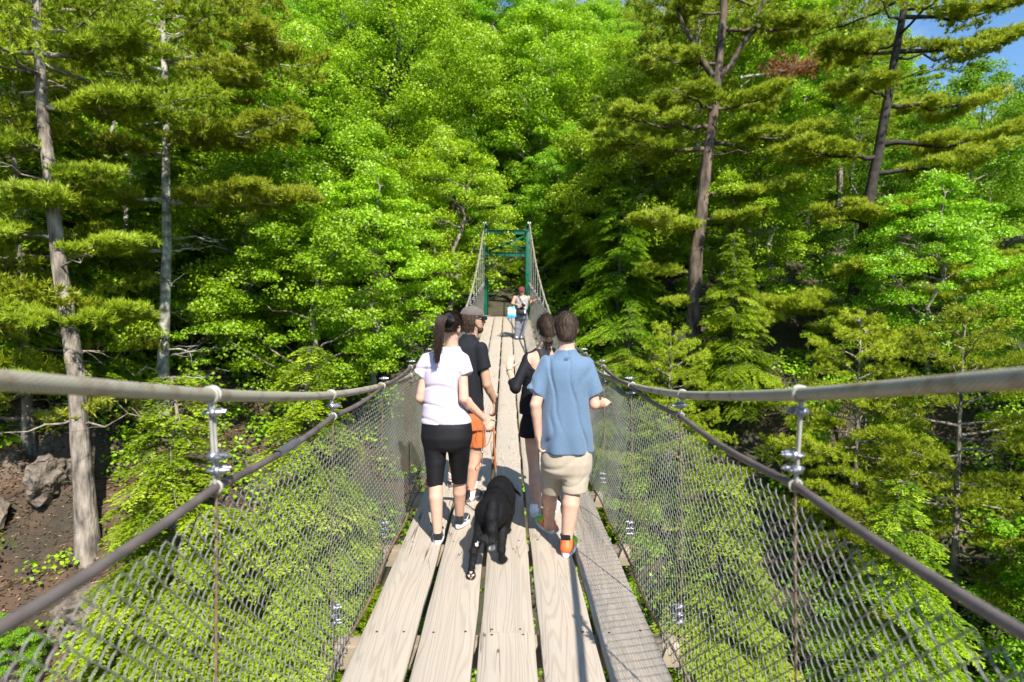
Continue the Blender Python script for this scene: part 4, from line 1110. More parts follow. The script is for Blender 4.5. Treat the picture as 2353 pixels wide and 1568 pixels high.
def rows_px(rows, d, grow=0.):
    """(py, pxl, pxr, half depth, forward offset) -> torso rows in world"""
    out = []
    for py, xl, xr, ry, *o in rows:
        o = o[0] if o else 0.
        a, b2 = A3(xl, py, d), A3(xr, py, d)
        out.append((a[2], (a[0] + b2[0]) / 2, d + o, (b2[0] - a[0]) / 2 + grow, ry + grow))
    return out
ID = Matrix.Identity(4)
def chain(pts, rs, k=.012, sx=1., side=None):
    return [cone(pts[i], pts[i + 1], rs[i], rs[i + 1], k, sx=sx, side=side) for i in range(len(pts) - 1)]
def hand(wrist, dirv, palm, thumb, curl=.5, size=1., spread=.16, curls=None):
    """dirv: wrist->knuckles, palm: direction the palm faces, thumb: side of the thumb"""
    w = np.asarray(wrist, float); d = nrm(dirv); pn = np.asarray(palm, float); pn = nrm(pn - d * pn.dot(d)); s = np.cross(d, pn)
    if s.dot(np.asarray(thumb, float)) < 0: s = -s
    z = size; pr = [cone(w - d * .02 * z, w + d * .03 * z, .024 * z, .03 * z, .012, sx=.62, side=pn),
                    cone(w + d * .035 * z, w + d * .078 * z, .034 * z, .038 * z, .012, sx=.38, side=pn)]
    ln = [.074, .082, .076, .060]; of = [.030, .010, -.010, -.028]; rr = [.0092, .0095, .009, .008]
    for i in range(4):
        c = (curls[i] if curls else curl * (1 + .12 * i))
        p = w + d * (.094 - abs(i - 1.2) * .004) * z + s * of[i] * z
        dr = nrm(d + s * of[i] / .03 * spread); L_ = ln[i] * z
        for q, f in enumerate((.45, .31, .24)):
            a = c * (.8 if q == 0 else 1.0); dr = nrm(dr * math.cos(a) + pn * math.sin(a))
            # keep bending in the same plane
            p2 = p + dr * L_ * f; pr.append(cone(p, p2, rr[i] * z * (1 - .08 * q), rr[i] * z * (.92 - .1 * q), .004 if q == 0 else .002)); p = p2
            pnn = nrm(pn - dr * pn.dot(dr)); pn_keep = pn; pn = pnn if np.linalg.norm(pnn) > .1 else pn
        pn = nrm(np.asarray(palm, float) - d * np.asarray(palm, float).dot(d))
    p = w + d * .022 * z + s * .022 * z + pn * .006; td = nrm(d * .62 + s * .75 + pn * .25)
    for q, (L_, r1, r2) in enumerate(((.042, .0145, .0115), (.032, .011, .010), (.026, .0098, .0085))):
        p2 = p + td * L_ * z; pr.append(cone(p, p2, r1 * z, r2 * z, .006 if q == 0 else .002)); p = p2; td = nrm(td * .93 + d * .3 + pn * .22)
    c = w + d * .08 * z
    return pr, (c - .135 * z, c + .135 * z)
def headM(c, yaw=0., pitch=0., roll=0.):
    return Matrix.Translation(Vector(c)) @ Matrix.Rotation(yaw, 4, 'Z') @ Matrix.Rotation(pitch, 4, 'X') @ Matrix.Rotation(roll, 4, 'Y')
def head(M, s=1., fem=False):
    T = lambda x, y, z: np.array(M @ Vector((x * s, y * s, z * s)))
    rt = M.to_quaternion().to_matrix().to_4x4()
    E = lambda c, r, k=.01, op='add': ell(T(*c), np.array(r) * s, k, op, rt)
    j = .88 if fem else 1.
    p = [E((0, -.012, .028), (.076, .096, .090), .02), E((0, .028, -.025), (.062 * j, .066, .088), .03), E((0, .055, -.088), (.034 * j, .030, .024), .03),
         cone(T(-.048 * j, .01, -.065), T(-.018, .058, -.095), .018 * s, .016 * s, .02), cone(T(.048 * j, .01, -.065), T(.018, .058, -.095), .018 * s, .016 * s, .02),
         cone(T(0, .088, .022), T(0, .109, -.018), .0075 * s, .0115 * s, .010), cone(T(-.011, .098, -.022), T(.011, .098, -.022), .008 * s, .008 * s, .006),
         E((0, .088, .038), (.05, .012, .009), .012),
         E((-.031, .103, .014), (.017, .016, .011), .008, 'cut'), E((.031, .103, .014), (.017, .016, .011), .008, 'cut'),
         E((0, .0895, -.052), (.022, .010, .0055), .004), E((0, .088, -.063), (.019, .010, .0065), .004)]
    for sx in (-1, 1):
        p.append(E((sx * .079, -.006, -.004), (.009, .021, .031), .006)); p.append(E((sx * .086, 0.0, -.004), (.008, .011, .018), .004, 'cut'))
    c = T(0, 0, 0)
    return p, (c - .155 * s, c + .155 * s)
def eyes(M, parent, s=1.):
    mb = MB()
    for sx in (-1, 1):
        q = M @ Vector((sx * .031 * s, .083 * s, .014 * s)); T_ = np.linspace(0, 1, 5)
        mb.tube([(q.x, q.y, q.z - .0075), (q.x, q.y, q.z - .004), (q.x, q.y, q.z + .004), (q.x, q.y, q.z + .0075)], [.003, .011, .011, .003], 10)
    mb.build('eyes', M_eye, parent, True)
def person(x, y, z, label): return empty('person', (x, y, z), label, 'person', 'people walking on the footbridge')
def body(root, prims, fine, mat, cell=.0085, arms=()):
    lo, hi = bounds(prims); bx = [(lo, hi, cell)]
    # carve the coarse field where a fine box takes over: done by sampling both and dropping coarse faces inside the fine boxes
    Vs, Fs, n = [], [], 0
    D, l0 = field(prims, lo, hi, cell); V, Q = surfnet(D, l0, cell)
    cen = V[Q].mean(1); keep = np.ones(len(Q), bool)
    for a, b2, h in fine:
        m_ = cell * .6
        keep &= ~((cen > a + m_).all(1) & (cen < b2 - m_).all(1))
    Vs.append(V); Fs.append(Q[keep]); n = len(V)
    for a, b2, h in fine:
        D, l0 = field(prims, a, b2, h); V, Q = surfnet(D, l0, h); Vs.append(V); Fs.append(Q + n); n += len(V)
    me = np_mesh('body', np.concatenate(Vs), np.concatenate(Fs), True)
    return link('body', me, mat, root)
def garment(name, prims, mat, root, cell=.008, disp=None, colour=None):
    lo, hi = bounds(prims, .03)
    return implicit(name, prims, [(lo, hi, cell)], mat, root, disp, colour)
def cutz(prims, z, above, m=.3):
    """flat cut of everything above / below height z"""
    lo, hi = bounds(prims, .05); lo2, hi2 = lo.copy(), hi.copy()
    if above: lo2[2] = z - .02
    else: hi2[2] = z + .02
    return halfspace((0, 0, z), (0, 0, 1 if above else -1), lo2, hi2)
def hemcut(p, axis, r=.11):
    """flat cut of a sleeve or leg end at p, beyond the direction axis"""
    a = nrm(axis); c = np.asarray(p) + a * r * .7
    return halfspace(p, axis, c - r, c + r, k=.004)
def shoe(root, heel, toe, z, M_up, M_sole, M_sock, ank, w=.046, colour=None, sock_top=.10, sock_r=.041, sock_mat_col=None, tilt=0., swoosh=None, laces=True):
    """heel, toe: (x, y) on the deck; tilt lifts the heel"""
    h = np.array((*heel, z)); t = np.array((*toe, z)); L_ = np.linalg.norm(t - h); d = (t - h) / L_; s = np.array((d[1], -d[0], 0)); U = np.array((0, 0, 1.))
    P = lambda f, sd, u: h + d * f * L_ + s * sd + U * (u + tilt * max(0, (.72 - f)) * L_)
    up = [cone(P(.13, 0, .050), P(.42, 0, .048), w * .92, w * .88, .02), cone(P(.42, 0, .047), P(.74, .004, .040), w * .86, w * .92, .02, sx=.8, side=U),
          cone(P(.74, .004, .038), P(.88, .002, .034), w * .92, w * .72, .02, sx=.7, side=U), cone(P(.15, 0, .06), P(.20, 0, .094), w * .86, w * .84, .015),
          cone(P(.3, 0, .075), P(.5, 0, .06), w * .55, w * .5, .02)]
    up.append(halfspace(P(.25, 0, .102), U + d * .25, P(.2, 0, .16) - .09, P(.2, 0, .16) + .09))
    lo, hi = bounds(up, .02)
    o = implicit('shoe', up, [(lo, hi, .0045)], M_up, root, None, (lambda V: np.clip(((V - h) @ d) / L_, 0, 1)) if colour else None)
    k = 26; mb = MB(); V = []; prof = [(0, .98), (.005, 1.03), (.015, 1.0), (.023, .97)]
    for zz, g in prof:
        for a in np.linspace(0, 2 * np.pi, k, endpoint=False):
            f = .5 - .5 * math.cos(a); sd = math.sin(a); wid = w * (.82 + .22 * math.sin(min(1, f * 1.1) * 2.6)) * (1 - .12 * (f < .1)) * g
            V.append(P(-.02 + 1.04 * f * g - .02 * (g - 1), np.sign(sd) * abs(sd) ** .55 * wid, zz + (.018 * max(0, f - .85) / .15 if zz < .01 else 0) + (.007 * (1 - f) if zz > .02 else 0)))
    m_ = len(prof); F = []
    for q in range(m_ - 1):
        for i_ in range(k): F.append((q * k + i_, q * k + (i_ + 1) % k, (q + 1) * k + (i_ + 1) % k, (q + 1) * k + i_))
    mb.add(V, F)
    b0 = len(V)
    mb.add([P(.5, 0, 0)] + V[:k], [(0, (i_ + 1) % k + 1, i_ + 1) for i_ in range(k)])
    mb.add([P(.5, 0, .026)] + V[-k:], [(0, i_ + 1, (i_ + 1) % k + 1) for i_ in range(k)])
    mb.build('sole', M_sole, o, True)
    if laces:
        mb = MB()
        for q in range(4):
            f = .42 + q * .085
            mb.tube([P(f, -w * .4, .082 - q * .007), P(f + .02, 0, .096 - q * .008), P(f, w * .4, .082 - q * .007)], .003, 5)
        mb.build('laces', M_lace, o, True)
    if swoosh:
        mb = MB()
        for sd in (-1, 1):
            pts = [P(f, sd * (w * .99), u) for f, u in ((.66, .066), (.5, .047), (.36, .044), (.27, .05), (.24, .06))]
            mb.tube(pts, [.001, .0045, .007, .006, .001], 6, squash=.5)
        mb.build('side_mark', M_white, o, True)
    if M_sock is not None:
        sk = [cone(P(.19, 0, .08), np.asarray(ank), w * .62, sock_r, .01)]
        a = np.asarray(ank) + (np.asarray(ank) - P(.19, 0, .07)) / np.linalg.norm(np.asarray(ank) - P(.19, 0, .07)) * 0
        sk.append(hemcut(a, np.asarray(ank) - P(.19, 0, .07), .06))
        lo, hi = bounds(sk, .02)
        implicit('sock', sk, [(lo, hi, .0045)], M_sock, root)
    return o
M_white = cloth('white_rubber', (.68, .68, .68), .6); M_lace = cloth('black_lace', (.02, .02, .022)); M_blackshoe = cloth('black_knit_shoe', (.012, .012, .015)); M_wsock = cloth('white_sock', (.68, .68, .72)); M_bsock = cloth('black_sock', (.007, .007, .008))
M_greysole = cloth('grey_sole', (.10, .095, .085))
def leg(hip, knee, ank, foot, rs=(.088, .058, .056, .036), calf=.35):
    hip, knee, ank, foot = [np.asarray(q, float) for q in (hip, knee, ank, foot)]
    c = knee + (ank - knee) * calf + np.array((0, -.012, 0))
    m_ = hip + (knee - hip) * .55
    return [cone(hip, m_, rs[0] * .72, (rs[0] * .45 + rs[1] * .55) * .86, .01), cone(m_, knee, (rs[0] * .45 + rs[1] * .55) * .86, rs[1] * .93, .005), cone(knee, c, rs[1] * .93, rs[2], .006), cone(c, ank, rs[2], rs[3], .006), cone(ank, foot, rs[3] * .95, .034, .01)]

# ---------------------------------------------------------------- man in the blue T-shirt
d0 = 4.1
def X(px, py, d=None): return A3(px, py, d if d is not None else d0)
man = person(.42, 4.1, 0, 'man in blue T-shirt and beige shorts resting his right hand towards the mesh')
tor = rows_px([(1060, 1252, 1350, .115), (1010, 1249, 1350, .12), (960, 1254, 1343, .108), (900, 1252, 1348, .115, .0), (860, 1250, 1353, .118), (835, 1252, 1350, .105), (820, 1268, 1334, .08), (808, 1281, 1322, .058)], d0)
shL, shR = X(1257, 838), X(1348, 840); elL, elR = X(1231, 930, 4.03), X(1366, 929, 4.08); wrL, wrR = X(1237, 1000, 4.05), X(1384, 931, 4.33)
akL, akR = X(1261, 1210, 4.40), X(1301, 1250, 4.02); knL, knR = X(1264, 1102, 4.24), X(1316, 1106, 4.05)
hM = headM(X(1300.5, 757, 4.12), R(4), R(-6))
hp, hb = head(hM)
bp = [loft([(a_, b_, c_, d_ - .014, e_ - .014) for a_, b_, c_, d_, e_ in tor], ID, .01)] + chain([shL, elL, wrL], [.043, .041, .027], .006) + chain([shR, elR, wrR], [.043, .041, .028], .006)
bp += [ell(elL + (wrL - elL) * .25, (.036, .036, .06), .01), cone(X(1302, 815), X(1301, 780, 4.11), .064, .055, .03)]
bp += [cone(X(1302, 822), shL + (0.03, 0, -.01), .035, .03, .01), cone(X(1302, 822), shR + (-.03, 0, -.01), .035, .03, .01)]
bp += leg(X(1277, 1040), knL, akL, (.345, 4.45, .07), rs=(.09, .060, .060, .037)) + leg(X(1325, 1040), knR, akR, (.42, 4.08, .07), rs=(.09, .062, .063, .037))
hL, bL = hand(wrL, (.03, .12, -1), (1, .1, 0), (0, 1, 0), .55); hR, bR = hand(wrR, X(1398, 915, 4.46) - wrR, (-.25, .45, -1), (-1, .2, .4), .28, spread=.3)
bp += hp + hL + hR
body(man, bp, [(*hb, .0045), (*bL, .0035), (*bR, .0035)], M_skinA)
eyes(hM, man)
M_blue = cloth('heather_blue_jersey', (.10, .158, .235), .85, (420, .33), (700, .3, .0008), .2)
sr = rows_px([(1050, 1241, 1360, .150, .01), (1036, 1241, 1360, .150, .01), (990, 1239, 1357, .148), (950, 1241, 1352, .140), (905, 1245, 1350, .135), (865, 1246, 1356, .138), (838, 1246, 1357, .124), (824, 1262, 1342, .096), (813, 1274, 1328, .078), (803, 1280, 1322, .07)], d0)
sl, srr = X(1229, 905, 4.06), X(1367, 907, 4.09)
shirt = [loft(sr, ID, .02, wave=lambda a, z: .010 * np.sin(a * 7 + 4 * z) * np.clip((1.15 - z) * 2.2, 0, 1))]
shirt += [cone(shL + (.01, 0, .006), sl + nrm(sl - shL) * .05, .064, .072, .02, cut=(sl, sl - shL + (-.03, 0, .03))), cone(shR + (-.01, 0, .006), srr + nrm(srr - shR) * .05, .064, .068, .02, cut=(srr, srr - shR + (.03, 0, .03)))]
zz = X(1300, 1036)[2]; shirt.append(cutz(shirt, zz, False)); 
nk = X(1301, 806, 4.13); shirt.append(ell(nk + (0, .035, .03), (.080, .085, .035), .01, 'cut'))
tee = garment('t_shirt', shirt, M_blue, man, .0075, folds(.0115, [(21, 3, 2.2, 1.), (13, 4, -3, .9)]))
M_logo = cloth('dark_print', (.02, .05, .13))
mb = MB(); c = X(1302, 824, d0 - .105)
mb.torus(c, (0, 1, .25), .016, .0016, 20, 5); mbV = mb.v[-1]; mbV[:, 2] = c[2] + (mbV[:, 2] - c[2]) * .62; mbV[:, 1] -= .004
for s in (-1, 1): mb.tube([c + (s * .009, -.006, -.004), c + (s * .003, -.006, 0), c + (s * .009, -.006, .006)], .0014, 5)
mb.tube([c + (-.006, -.006, .001), c + (.006, -.006, .001)], .0014, 5)
mb.build('neck_print', M_logo, tee)
M_beige = cloth('beige_cotton', (.34, .285, .215), .85, (30, .07))
pr = rows_px([(1092, 1262, 1344, .10), (1080, 1249, 1356, .13), (1060, 1246, 1358, .138), (1036, 1250, 1352, .128), (1015, 1252, 1350, .12)], d0)
hl, hr = X(1263, 1128, 4.24), X(1318, 1129, 4.04)
sh = [loft(pr, ID, .03, flat=True), cone(X(1275, 1050), hl + (0, 0, -.05), .098, .078, .03, cut=(hl, (-.1, .1, -1))), cone(X(1328, 1050), hr + (0, 0, -.05), .100, .090, .03, cut=(hr, (0, 0, -1)))]
garment('shorts', sh, M_beige, man, .0075, folds(.0075, [(15, 3, 14, .9), (11, 5, -19, .8)]))
mb = MB()
for q in range(9): mb.tube([hr + (-.09 + .022 * q, -.096, .028), hr + (-.08 + .022 * q, -.098, .028)], .0008, 4)
def cap_hair(root, M, mat, grow=.012, nape=-.055, front=.03, disp=.004, name='hair', s=1., side=.02, to=None, slen=.016, lift=.3):
    T = lambda x, y, z: np.array(M @ Vector((x * s, y * s, z * s))); rt = M.to_quaternion().to_matrix().to_4x4()
    p = [ell(T(0, -.014, .030), np.array((.078 + grow, .098 + grow, .090 + grow)) * s, .01, 'add', rt), ell(T(0, -.038, -.03), np.array((.066 + grow * .6, .068 + grow * .4, .072)) * s, .02, 'add', rt)]
    a = T(0, 0, 0); n1 = nrm(np.array(M.to_3x3() @ Vector((0, .9, -.55)))); p.append(halfspace(T(0, front, 0), n1, a - .2, a + .2))
    n2 = nrm(np.array(M.to_3x3() @ Vector((0, .25, -1)))); p.append(halfspace(T(0, -.05, nape), n2, a - .2, a + .2, k=.012))
    for sx in (-1, 1): p.append(ell(T(sx * .088, .002, -.012), np.array((.03, .026, .036)) * s, .006, 'cut', rt))
    def dd(P): 
        q = P * 140.
        return disp * (np.sin(q[..., 0] + 2 * np.sin(q[..., 2] * .3)) * np.sin(q[..., 1] * 1.1 + 1.3 * np.sin(q[..., 0] * .27)) * .5)
    ob = implicit(name, p, [(a - .15 * s, a + .15 * s, .0045)], mat, root, dd)
    n_ = len(ob.data.vertices); co = np.zeros(n_ * 3, np.float32); no_ = np.zeros(n_ * 3, np.float32); ob.data.vertices.foreach_get('co', co); ob.data.vertices.foreach_get('normal', no_)
    co, no_ = co.reshape(-1, 3), no_.reshape(-1, 3); rf = np.random.default_rng(n_); ix = rf.integers(0, n_, 9000); c_, q_ = co[ix], no_[ix]
    fl = (np.asarray(to) - c_) if to is not None else (np.array(M.to_3x3() @ Vector((0, .25, -1)))[None] + q_ * .5)
    fl = fl / np.linalg.norm(fl, axis=1)[:, None]; fl = fl - q_ * ((fl * q_).sum(1) - lift)[:, None] + rf.normal(0, .12, fl.shape); fl /= np.linalg.norm(fl, axis=1)[:, None]
    sd_ = np.cross(fl, q_); L_ = rf.uniform(.5, 1.2, len(ix))[:, None] * slen
    V = np.stack([c_ - q_ * .002 + sd_ * .0011, c_ - q_ * .002 - sd_ * .0011, c_ + fl * L_ + q_ * .001], 1).reshape(-1, 3)
    link('hair_strands', np_mesh('hair_strands', V, np.arange(len(V)).reshape(-1, 3)), mat, ob)
    return ob
cap_hair(man, hM, M_hairB, .007, -.085, .03, .005)
M_run = var_mat('orange_green_runner', [(.0, (.85, .13, .03)), (.36, (.85, .16, .03)), (.44, (.75, .55, .03)), (.52, (.30, .62, .03)), (1., (.12, .50, .05))], .55)
M_sole2 = cloth('pale_grey_sole', (.62, .68, .68))
shoe(man, (.352, 4.38), (.262, 4.66), .004, M_run, M_sole2, M_bsock, akL + (0, 0, .055), .048, True, sock_r=.046)
shoe(man, (.413, 3.955), (.50, 4.235), .004, M_run, M_sole2, M_bsock, akR + (0, 0, .075), .048, True, sock_r=.047)

# ---------------------------------------------------------------- woman in the pale pink T-shirt
d0 = 4.3
wom = person(-.46, 4.3, 0, 'woman with long ponytail in pale pink T-shirt and black leggings holding the leash')
tor = rows_px([(1020, 972, 1082, .118), (985, 974, 1080, .115), (950, 978, 1066, .095), (910, 980, 1050, .09), (870, 979, 1052, .10), (835, 982, 1058, .095), (815, 996, 1060, .07), (800, 1022, 1052, .05)], d0)
shL, shR = X(983, 826), X(1062, 828); elL, elR = X(966, 915, 4.27), X(1066, 917, 4.22); wrL, wrR = X(978, 930, 4.52), X(1112, 962, 4.34)
akL, akR = X(1006, 1229, 4.22), X(1056, 1196, 4.52); knL, knR = X(1000, 1095, 4.28), X(1056, 1092, 4.42)
hM = headM(X(1036, 754, 4.30), R(-28), R(-14), R(4))
hp, hb = head(hM, .97, True)
bp = [loft([(a_, b_, c_, d_ - .014, e_ - .014) for a_, b_, c_, d_, e_ in tor], ID, .01)] + chain([shL, elL, wrL], [.036, .036, .024], .006) + chain([shR, elR, wrR], [.037, .037, .025], .006)
bp += [ell(elR + (wrR - elR) * .22, (.031, .031, .05), .01), cone(X(1039, 812), X(1037, 775, 4.29), .052, .046, .03), cone(X(1039, 818), shL + (.01, 0, -.01), .03, .026, .01), cone(X(1040, 818), shR + (-.01, 0, -.01), .03, .026, .01)]
bp += leg(X(1000, 1005), knL, akL, (-.52, 4.27, .07), rs=(.09, .055, .053, .031)) + leg(X(1055, 1005), knR, akR, (-.385, 4.55, .07), rs=(.09, .055, .052, .031))
hL, bL = hand(wrL, (.2, 1, -.1), (0, 0, -1), (1, 0, 0), .7, .92); hR, bR = hand(wrR, X(1131, 990, 4.36) - wrR, (-.3, .9, -.3), (-.3, .9, .5), .5, .95, .05)
bp += hp + hL + hR
body(wom, bp, [(*hb, .0045), (*bL, .0035), (*bR, .0035)], M_skinA)
eyes(hM, wom, .97)
M_pink = cloth('pale_pink_jersey', (.50, .44, .52), .85, (40, .03))
sr = rows_px([(985, 968, 1085, .125), (971, 968, 1085, .125), (950, 970, 1076, .120), (925, 973, 1060, .110), (895, 976, 1054, .106), (865, 974, 1057, .116), (838, 974, 1064, .110), (820, 984, 1064, .088), (808, 1002, 1062, .072), (797, 1018, 1056, .062)], d0)
sl, srr = X(964, 863, 4.29), X(1071, 862, 4.27)
shirt = [loft(sr, ID, .02), cone(shL, sl + nrm(sl - shL) * .05, .053, .056, .02, cut=(sl, sl - shL + (-.02, 0, .02))), cone(shR, srr + nrm(srr - shR) * .05, .055, .059, .02, cut=(srr, srr - shR + (.03, 0, 0)))]
shirt.append(cutz(shirt, X(1030, 971)[2], False)); nk = X(1038, 795, 4.32); shirt.append(ell(nk + (0, .03, .025), (.066, .07, .035), .01, 'cut'))
garment('t_shirt', shirt, M_pink, wom, .0075, folds(.008, [(14, 3, 9, .8), (8, 5, 24, .9)]))
M_legg = pmat('black_leggings', (.0065, .006, .0075), .6, 0, .3, noise=(12, .2))
pr = rows_px([(1034, 990, 1064, .085), (1024, 976, 1078, .115), (1003, 967, 1086, .132), (978, 969, 1084, .124), (955, 972, 1076, .11)], d0)
hl, hr = X(999, 1116, 4.27), X(1055.5, 1108, 4.43)
lg = [loft(pr, ID, .03, flat=True), cone(X(999, 1012), X(1001, 1060, 4.29), .094, .077, .02), cone(X(1001, 1060, 4.29), hl + (0, 0, -.03), .077, .056, .01, cut=(hl, (0, 0, -1))), cone(X(1054, 1012), X(1055, 1058, 4.36), .094, .078, .02), cone(X(1055, 1058, 4.36), hr + (0, 0, -.03), .076, .056, .01, cut=(hr, (0, 0, -1)))]
garment('leggings', lg, M_legg, wom, .0075, folds(.0012, [(5, 3, 40, .8)]))
cap_hair(wom, hM, M_hairD, .006, -.035, .045, .003, s=.97, to=A3(1031, 733, 4.185), slen=.045, lift=.04)
sc0 = A3(1031, 733, 4.185)
mb = MB()
for q in range(3): mb.torus(sc0 + (0.004 * q, -.004 * q, .003 * q), (.9, -.5, .25 + .2 * q), .026, .0135, 18, 8)
mb.build('scrunchie', M_bsock, wom, True)
mb = MB(); r2 = np.random.default_rng(5)
cpts = [A3(1030, 731, 4.19), A3(1019, 724, 4.14), A3(1011, 742, 4.11), A3(1009, 775, 4.11), A3(1006, 805, 4.12), A3(1001, 842, 4.13)]
cp = np.array(cpts); tt = np.linspace(0, 5, 26)
base_ = np.stack([np.interp(tt, range(6), cp[:, q]) for q in range(3)], -1)
for it in range(2): base_[1:-1] = (base_[:-2] + base_[1:-1] * 2 + base_[2:]) / 4
for q in range(230):
    a, rr_ = r2.uniform(0, 6.28), r2.uniform(0, 1) ** .5; e = r2.uniform(.78, 1.0)
    pr_ = np.interp(np.linspace(0, 1, 26), [0, .2, .5, .8, 1], [.012, .034, .033, .030, .022])
    off = np.stack([np.cos(a) * rr_ * pr_ * 1.0, np.sin(a) * rr_ * pr_ * .55, np.zeros(26)], -1)
    w_ = np.cumsum(r2.normal(0, .0009, (26, 3)), 0); P = base_ + off + w_; n_ = int(26 * e)
    mb.tube(P[:n_], np.linspace(.0042, .0012, n_), 4, cap=False)
mb.build('ponytail', M_hairD, wom, True)
shoe(wom, (-.522, 4.185), (-.535, 4.44), .004, M_blackshoe, M_white, M_wsock, akL + (0, 0, .0), .041, swoosh=True, sock_r=.036)
shoe(wom, (-.395, 4.455), (-.335, 4.70), .012, M_blackshoe, M_white, M_wsock, akR + (0, 0, .0), .041, swoosh=True, sock_r=.036, tilt=.06)

# ---------------------------------------------------------------- man with cap and sunglasses
d0 = 5.2
mc = person(-.38, 5.2, .01, 'bearded man in brown cap, sunglasses, black T-shirt and orange shorts looking right')
tor = rows_px([(985, 1045, 1108, .12), (950, 1042, 1106, .12), (900, 1040, 1102, .11), (840, 1036, 1104, .12), (800, 1036, 1104, .105), (785, 1050, 1098, .08), (775, 1066, 1092, .06)], d0)
shL, shR = X(1032, 806, 5.32), X(1104, 802, 5.14); elL, elR = X(1028, 885, 5.35), X(1119, 884, 5.12); wrL, wrR = X(1040, 940, 5.45), X(1138, 924, 5.2)
akL, akR = X(1037, 1112, 5.55), X(1080, 1142, 5.13); knL, knR = X(1050, 1035, 5.45), X(1092, 1040, 5.2)
hM = headM(X(1087, 735, 5.22), R(-78), R(-3))
hp, hb = head(hM)
bp = [loft([(a_, b_, c_, d_ - .014, e_ - .014) for a_, b_, c_, d_, e_ in tor], ID, .01)] + chain([shL, elL, wrL], [.043, .04, .028], .006) + chain([shR, elR, wrR], [.044, .043, .029], .006)
bp += [ell(elR + (wrR - elR) * .25, (.036, .036, .055), .01), cone(X(1079, 790), X(1084, 762, 5.21), .062, .056, .03), cone(X(1078, 796), shL, .035, .03, .01), cone(X(1078, 796), shR, .035, .03, .01)]
bp += leg(X(1055, 985, 5.3), knL, akL, (-.535, 5.52, .07)) + leg(X(1092, 985, 5.2), knR, akR, (-.355, 5.12, .07), rs=(.09, .06, .058, .037))
hL, bL = hand(wrL, (.1, .3, -1), (1, 0, 0), (0, 1, 0), .4); hR, bR = hand(wrR, (.02, .10, -1), (-.8, .5, 0), (-.5, .5, 0), .55, 1.02)
bp += hp + hL + hR
body(mc, bp, [(*hb, .0045), (*bL, .0035), (*bR, .0035)], M_skinB)
eyes(hM, mc)
M_blk = cloth('black_jersey', (.0095, .010, .0135), .8, sheen=.03)
sr = rows_px([(952, 1036, 1113, .145), (944, 1036, 1113, .145), (900, 1036, 1110, .135), (860, 1036, 1107, .135), (820, 1034, 1108, .13), (798, 1032, 1108, .12), (785, 1044, 1102, .095), (776, 1058, 1096, .078), (768, 1064, 1094, .07)], d0)
srr = X(1113, 850, 5.12); sl = X(1027, 852, 5.33)
shirt = [loft(sr, ID, .02), cone(shR, srr + nrm(srr - shR) * .05, .065, .066, .02, cut=(srr, srr - shR + (.03, 0, .03))), cone(shL, sl + nrm(sl - shL) * .05, .062, .064, .02, cut=(sl, sl - shL))]
shirt.append(cutz(shirt, X(1080, 944)[2], False)); shirt.append(ell(X(1081, 768, 5.22) + (0, .02, .01), (.07, .075, .03), .01, 'cut'))
garment('t_shirt', shirt, M_blk, mc, .0085, folds(.006, [(18, 5, 7, .8), (10, 3, 20, .6)]))
M_orange = cloth('rust_orange_cotton', (.48, .125, .036), .85, (30, .08))
pr = rows_px([(985, 1040, 1114, .135), (955, 1040, 1114, .14), (935, 1042, 1112, .13)], d0)
hr = X(1097, 1026, 5.2); hl = X(1052, 1020, 5.42)
sh = [loft(pr, ID, .03, flat=True), cone(X(1092, 975), hr + (0, 0, -.05), .095, .080, .03, cut=(hr, (0, 0, -1))), cone(X(1056, 975, 5.3), hl + (0, 0, -.05), .095, .085, .03, cut=(hl, (0, 0, -1)))]
garment('shorts', sh, M_orange, mc, .0085, folds(.006, [(12, 3, 24, .9), (22, 5, 9, .5)]))
T = lambda x, y, z: np.array(hM @ Vector((x, y, z))); rt = hM.to_quaternion().to_matrix().to_4x4()
# cap
M_cap = cloth('brown_cap_cotton', (.11, .09, .078), .9, (50, .1))
cp_ = [ell(T(0, -.012, .040), (.089, .107, .088), .01, 'add', rt)]
n1 = nrm(np.array(hM.to_3x3() @ Vector((0, .14, -1)))); cp_.append(halfspace(T(0, 0, .035), n1, T(0, 0, 0) - .2, T(0, 0, 0) + .2))
cpo = implicit('cap', cp_, [(T(0, 0, .04) - .16, T(0, 0, .04) + .16, .0045)], M_cap, mc, lambda P: .0012 * np.sin(P[..., 2] * 90 + 3 * np.sin(P[..., 0] * 30)))
mb = MB(); V = []; nA, nB = 15, 6
for k_ in (0, 1):
    for a in np.linspace(-1.15, 1.15, nA):
        for q in range(nB):
            f = q / (nB - 1); L_ = .088 * math.cos(a * .72) ** .6
            V.append(T(math.sin(a) * (.082 - .010 * f), -.012 + math.cos(a) * .095 + L_ * f, .047 - .012 * math.sin(a) ** 2 * (1) + .002 * f - .004 * k_))
ar = lambda k_, i_, q: k_ * nA * nB + i_ * nB + q; F = []
for i_ in range(nA - 1):
    for q in range(nB - 1): F += [(ar(0, i_, q), ar(0, i_ + 1, q), ar(0, i_ + 1, q + 1), ar(0, i_, q + 1)), (ar(1, i_, q), ar(1, i_, q + 1), ar(1, i_ + 1, q + 1), ar(1, i_ + 1, q))]
    F.append((ar(0, i_, nB - 1), ar(0, i_ + 1, nB - 1), ar(1, i_ + 1, nB - 1), ar(1, i_, nB - 1)))
mb.add(V, F); me = mb.mesh('cap_brim', True); link('cap_brim', me, M_cap, cpo)
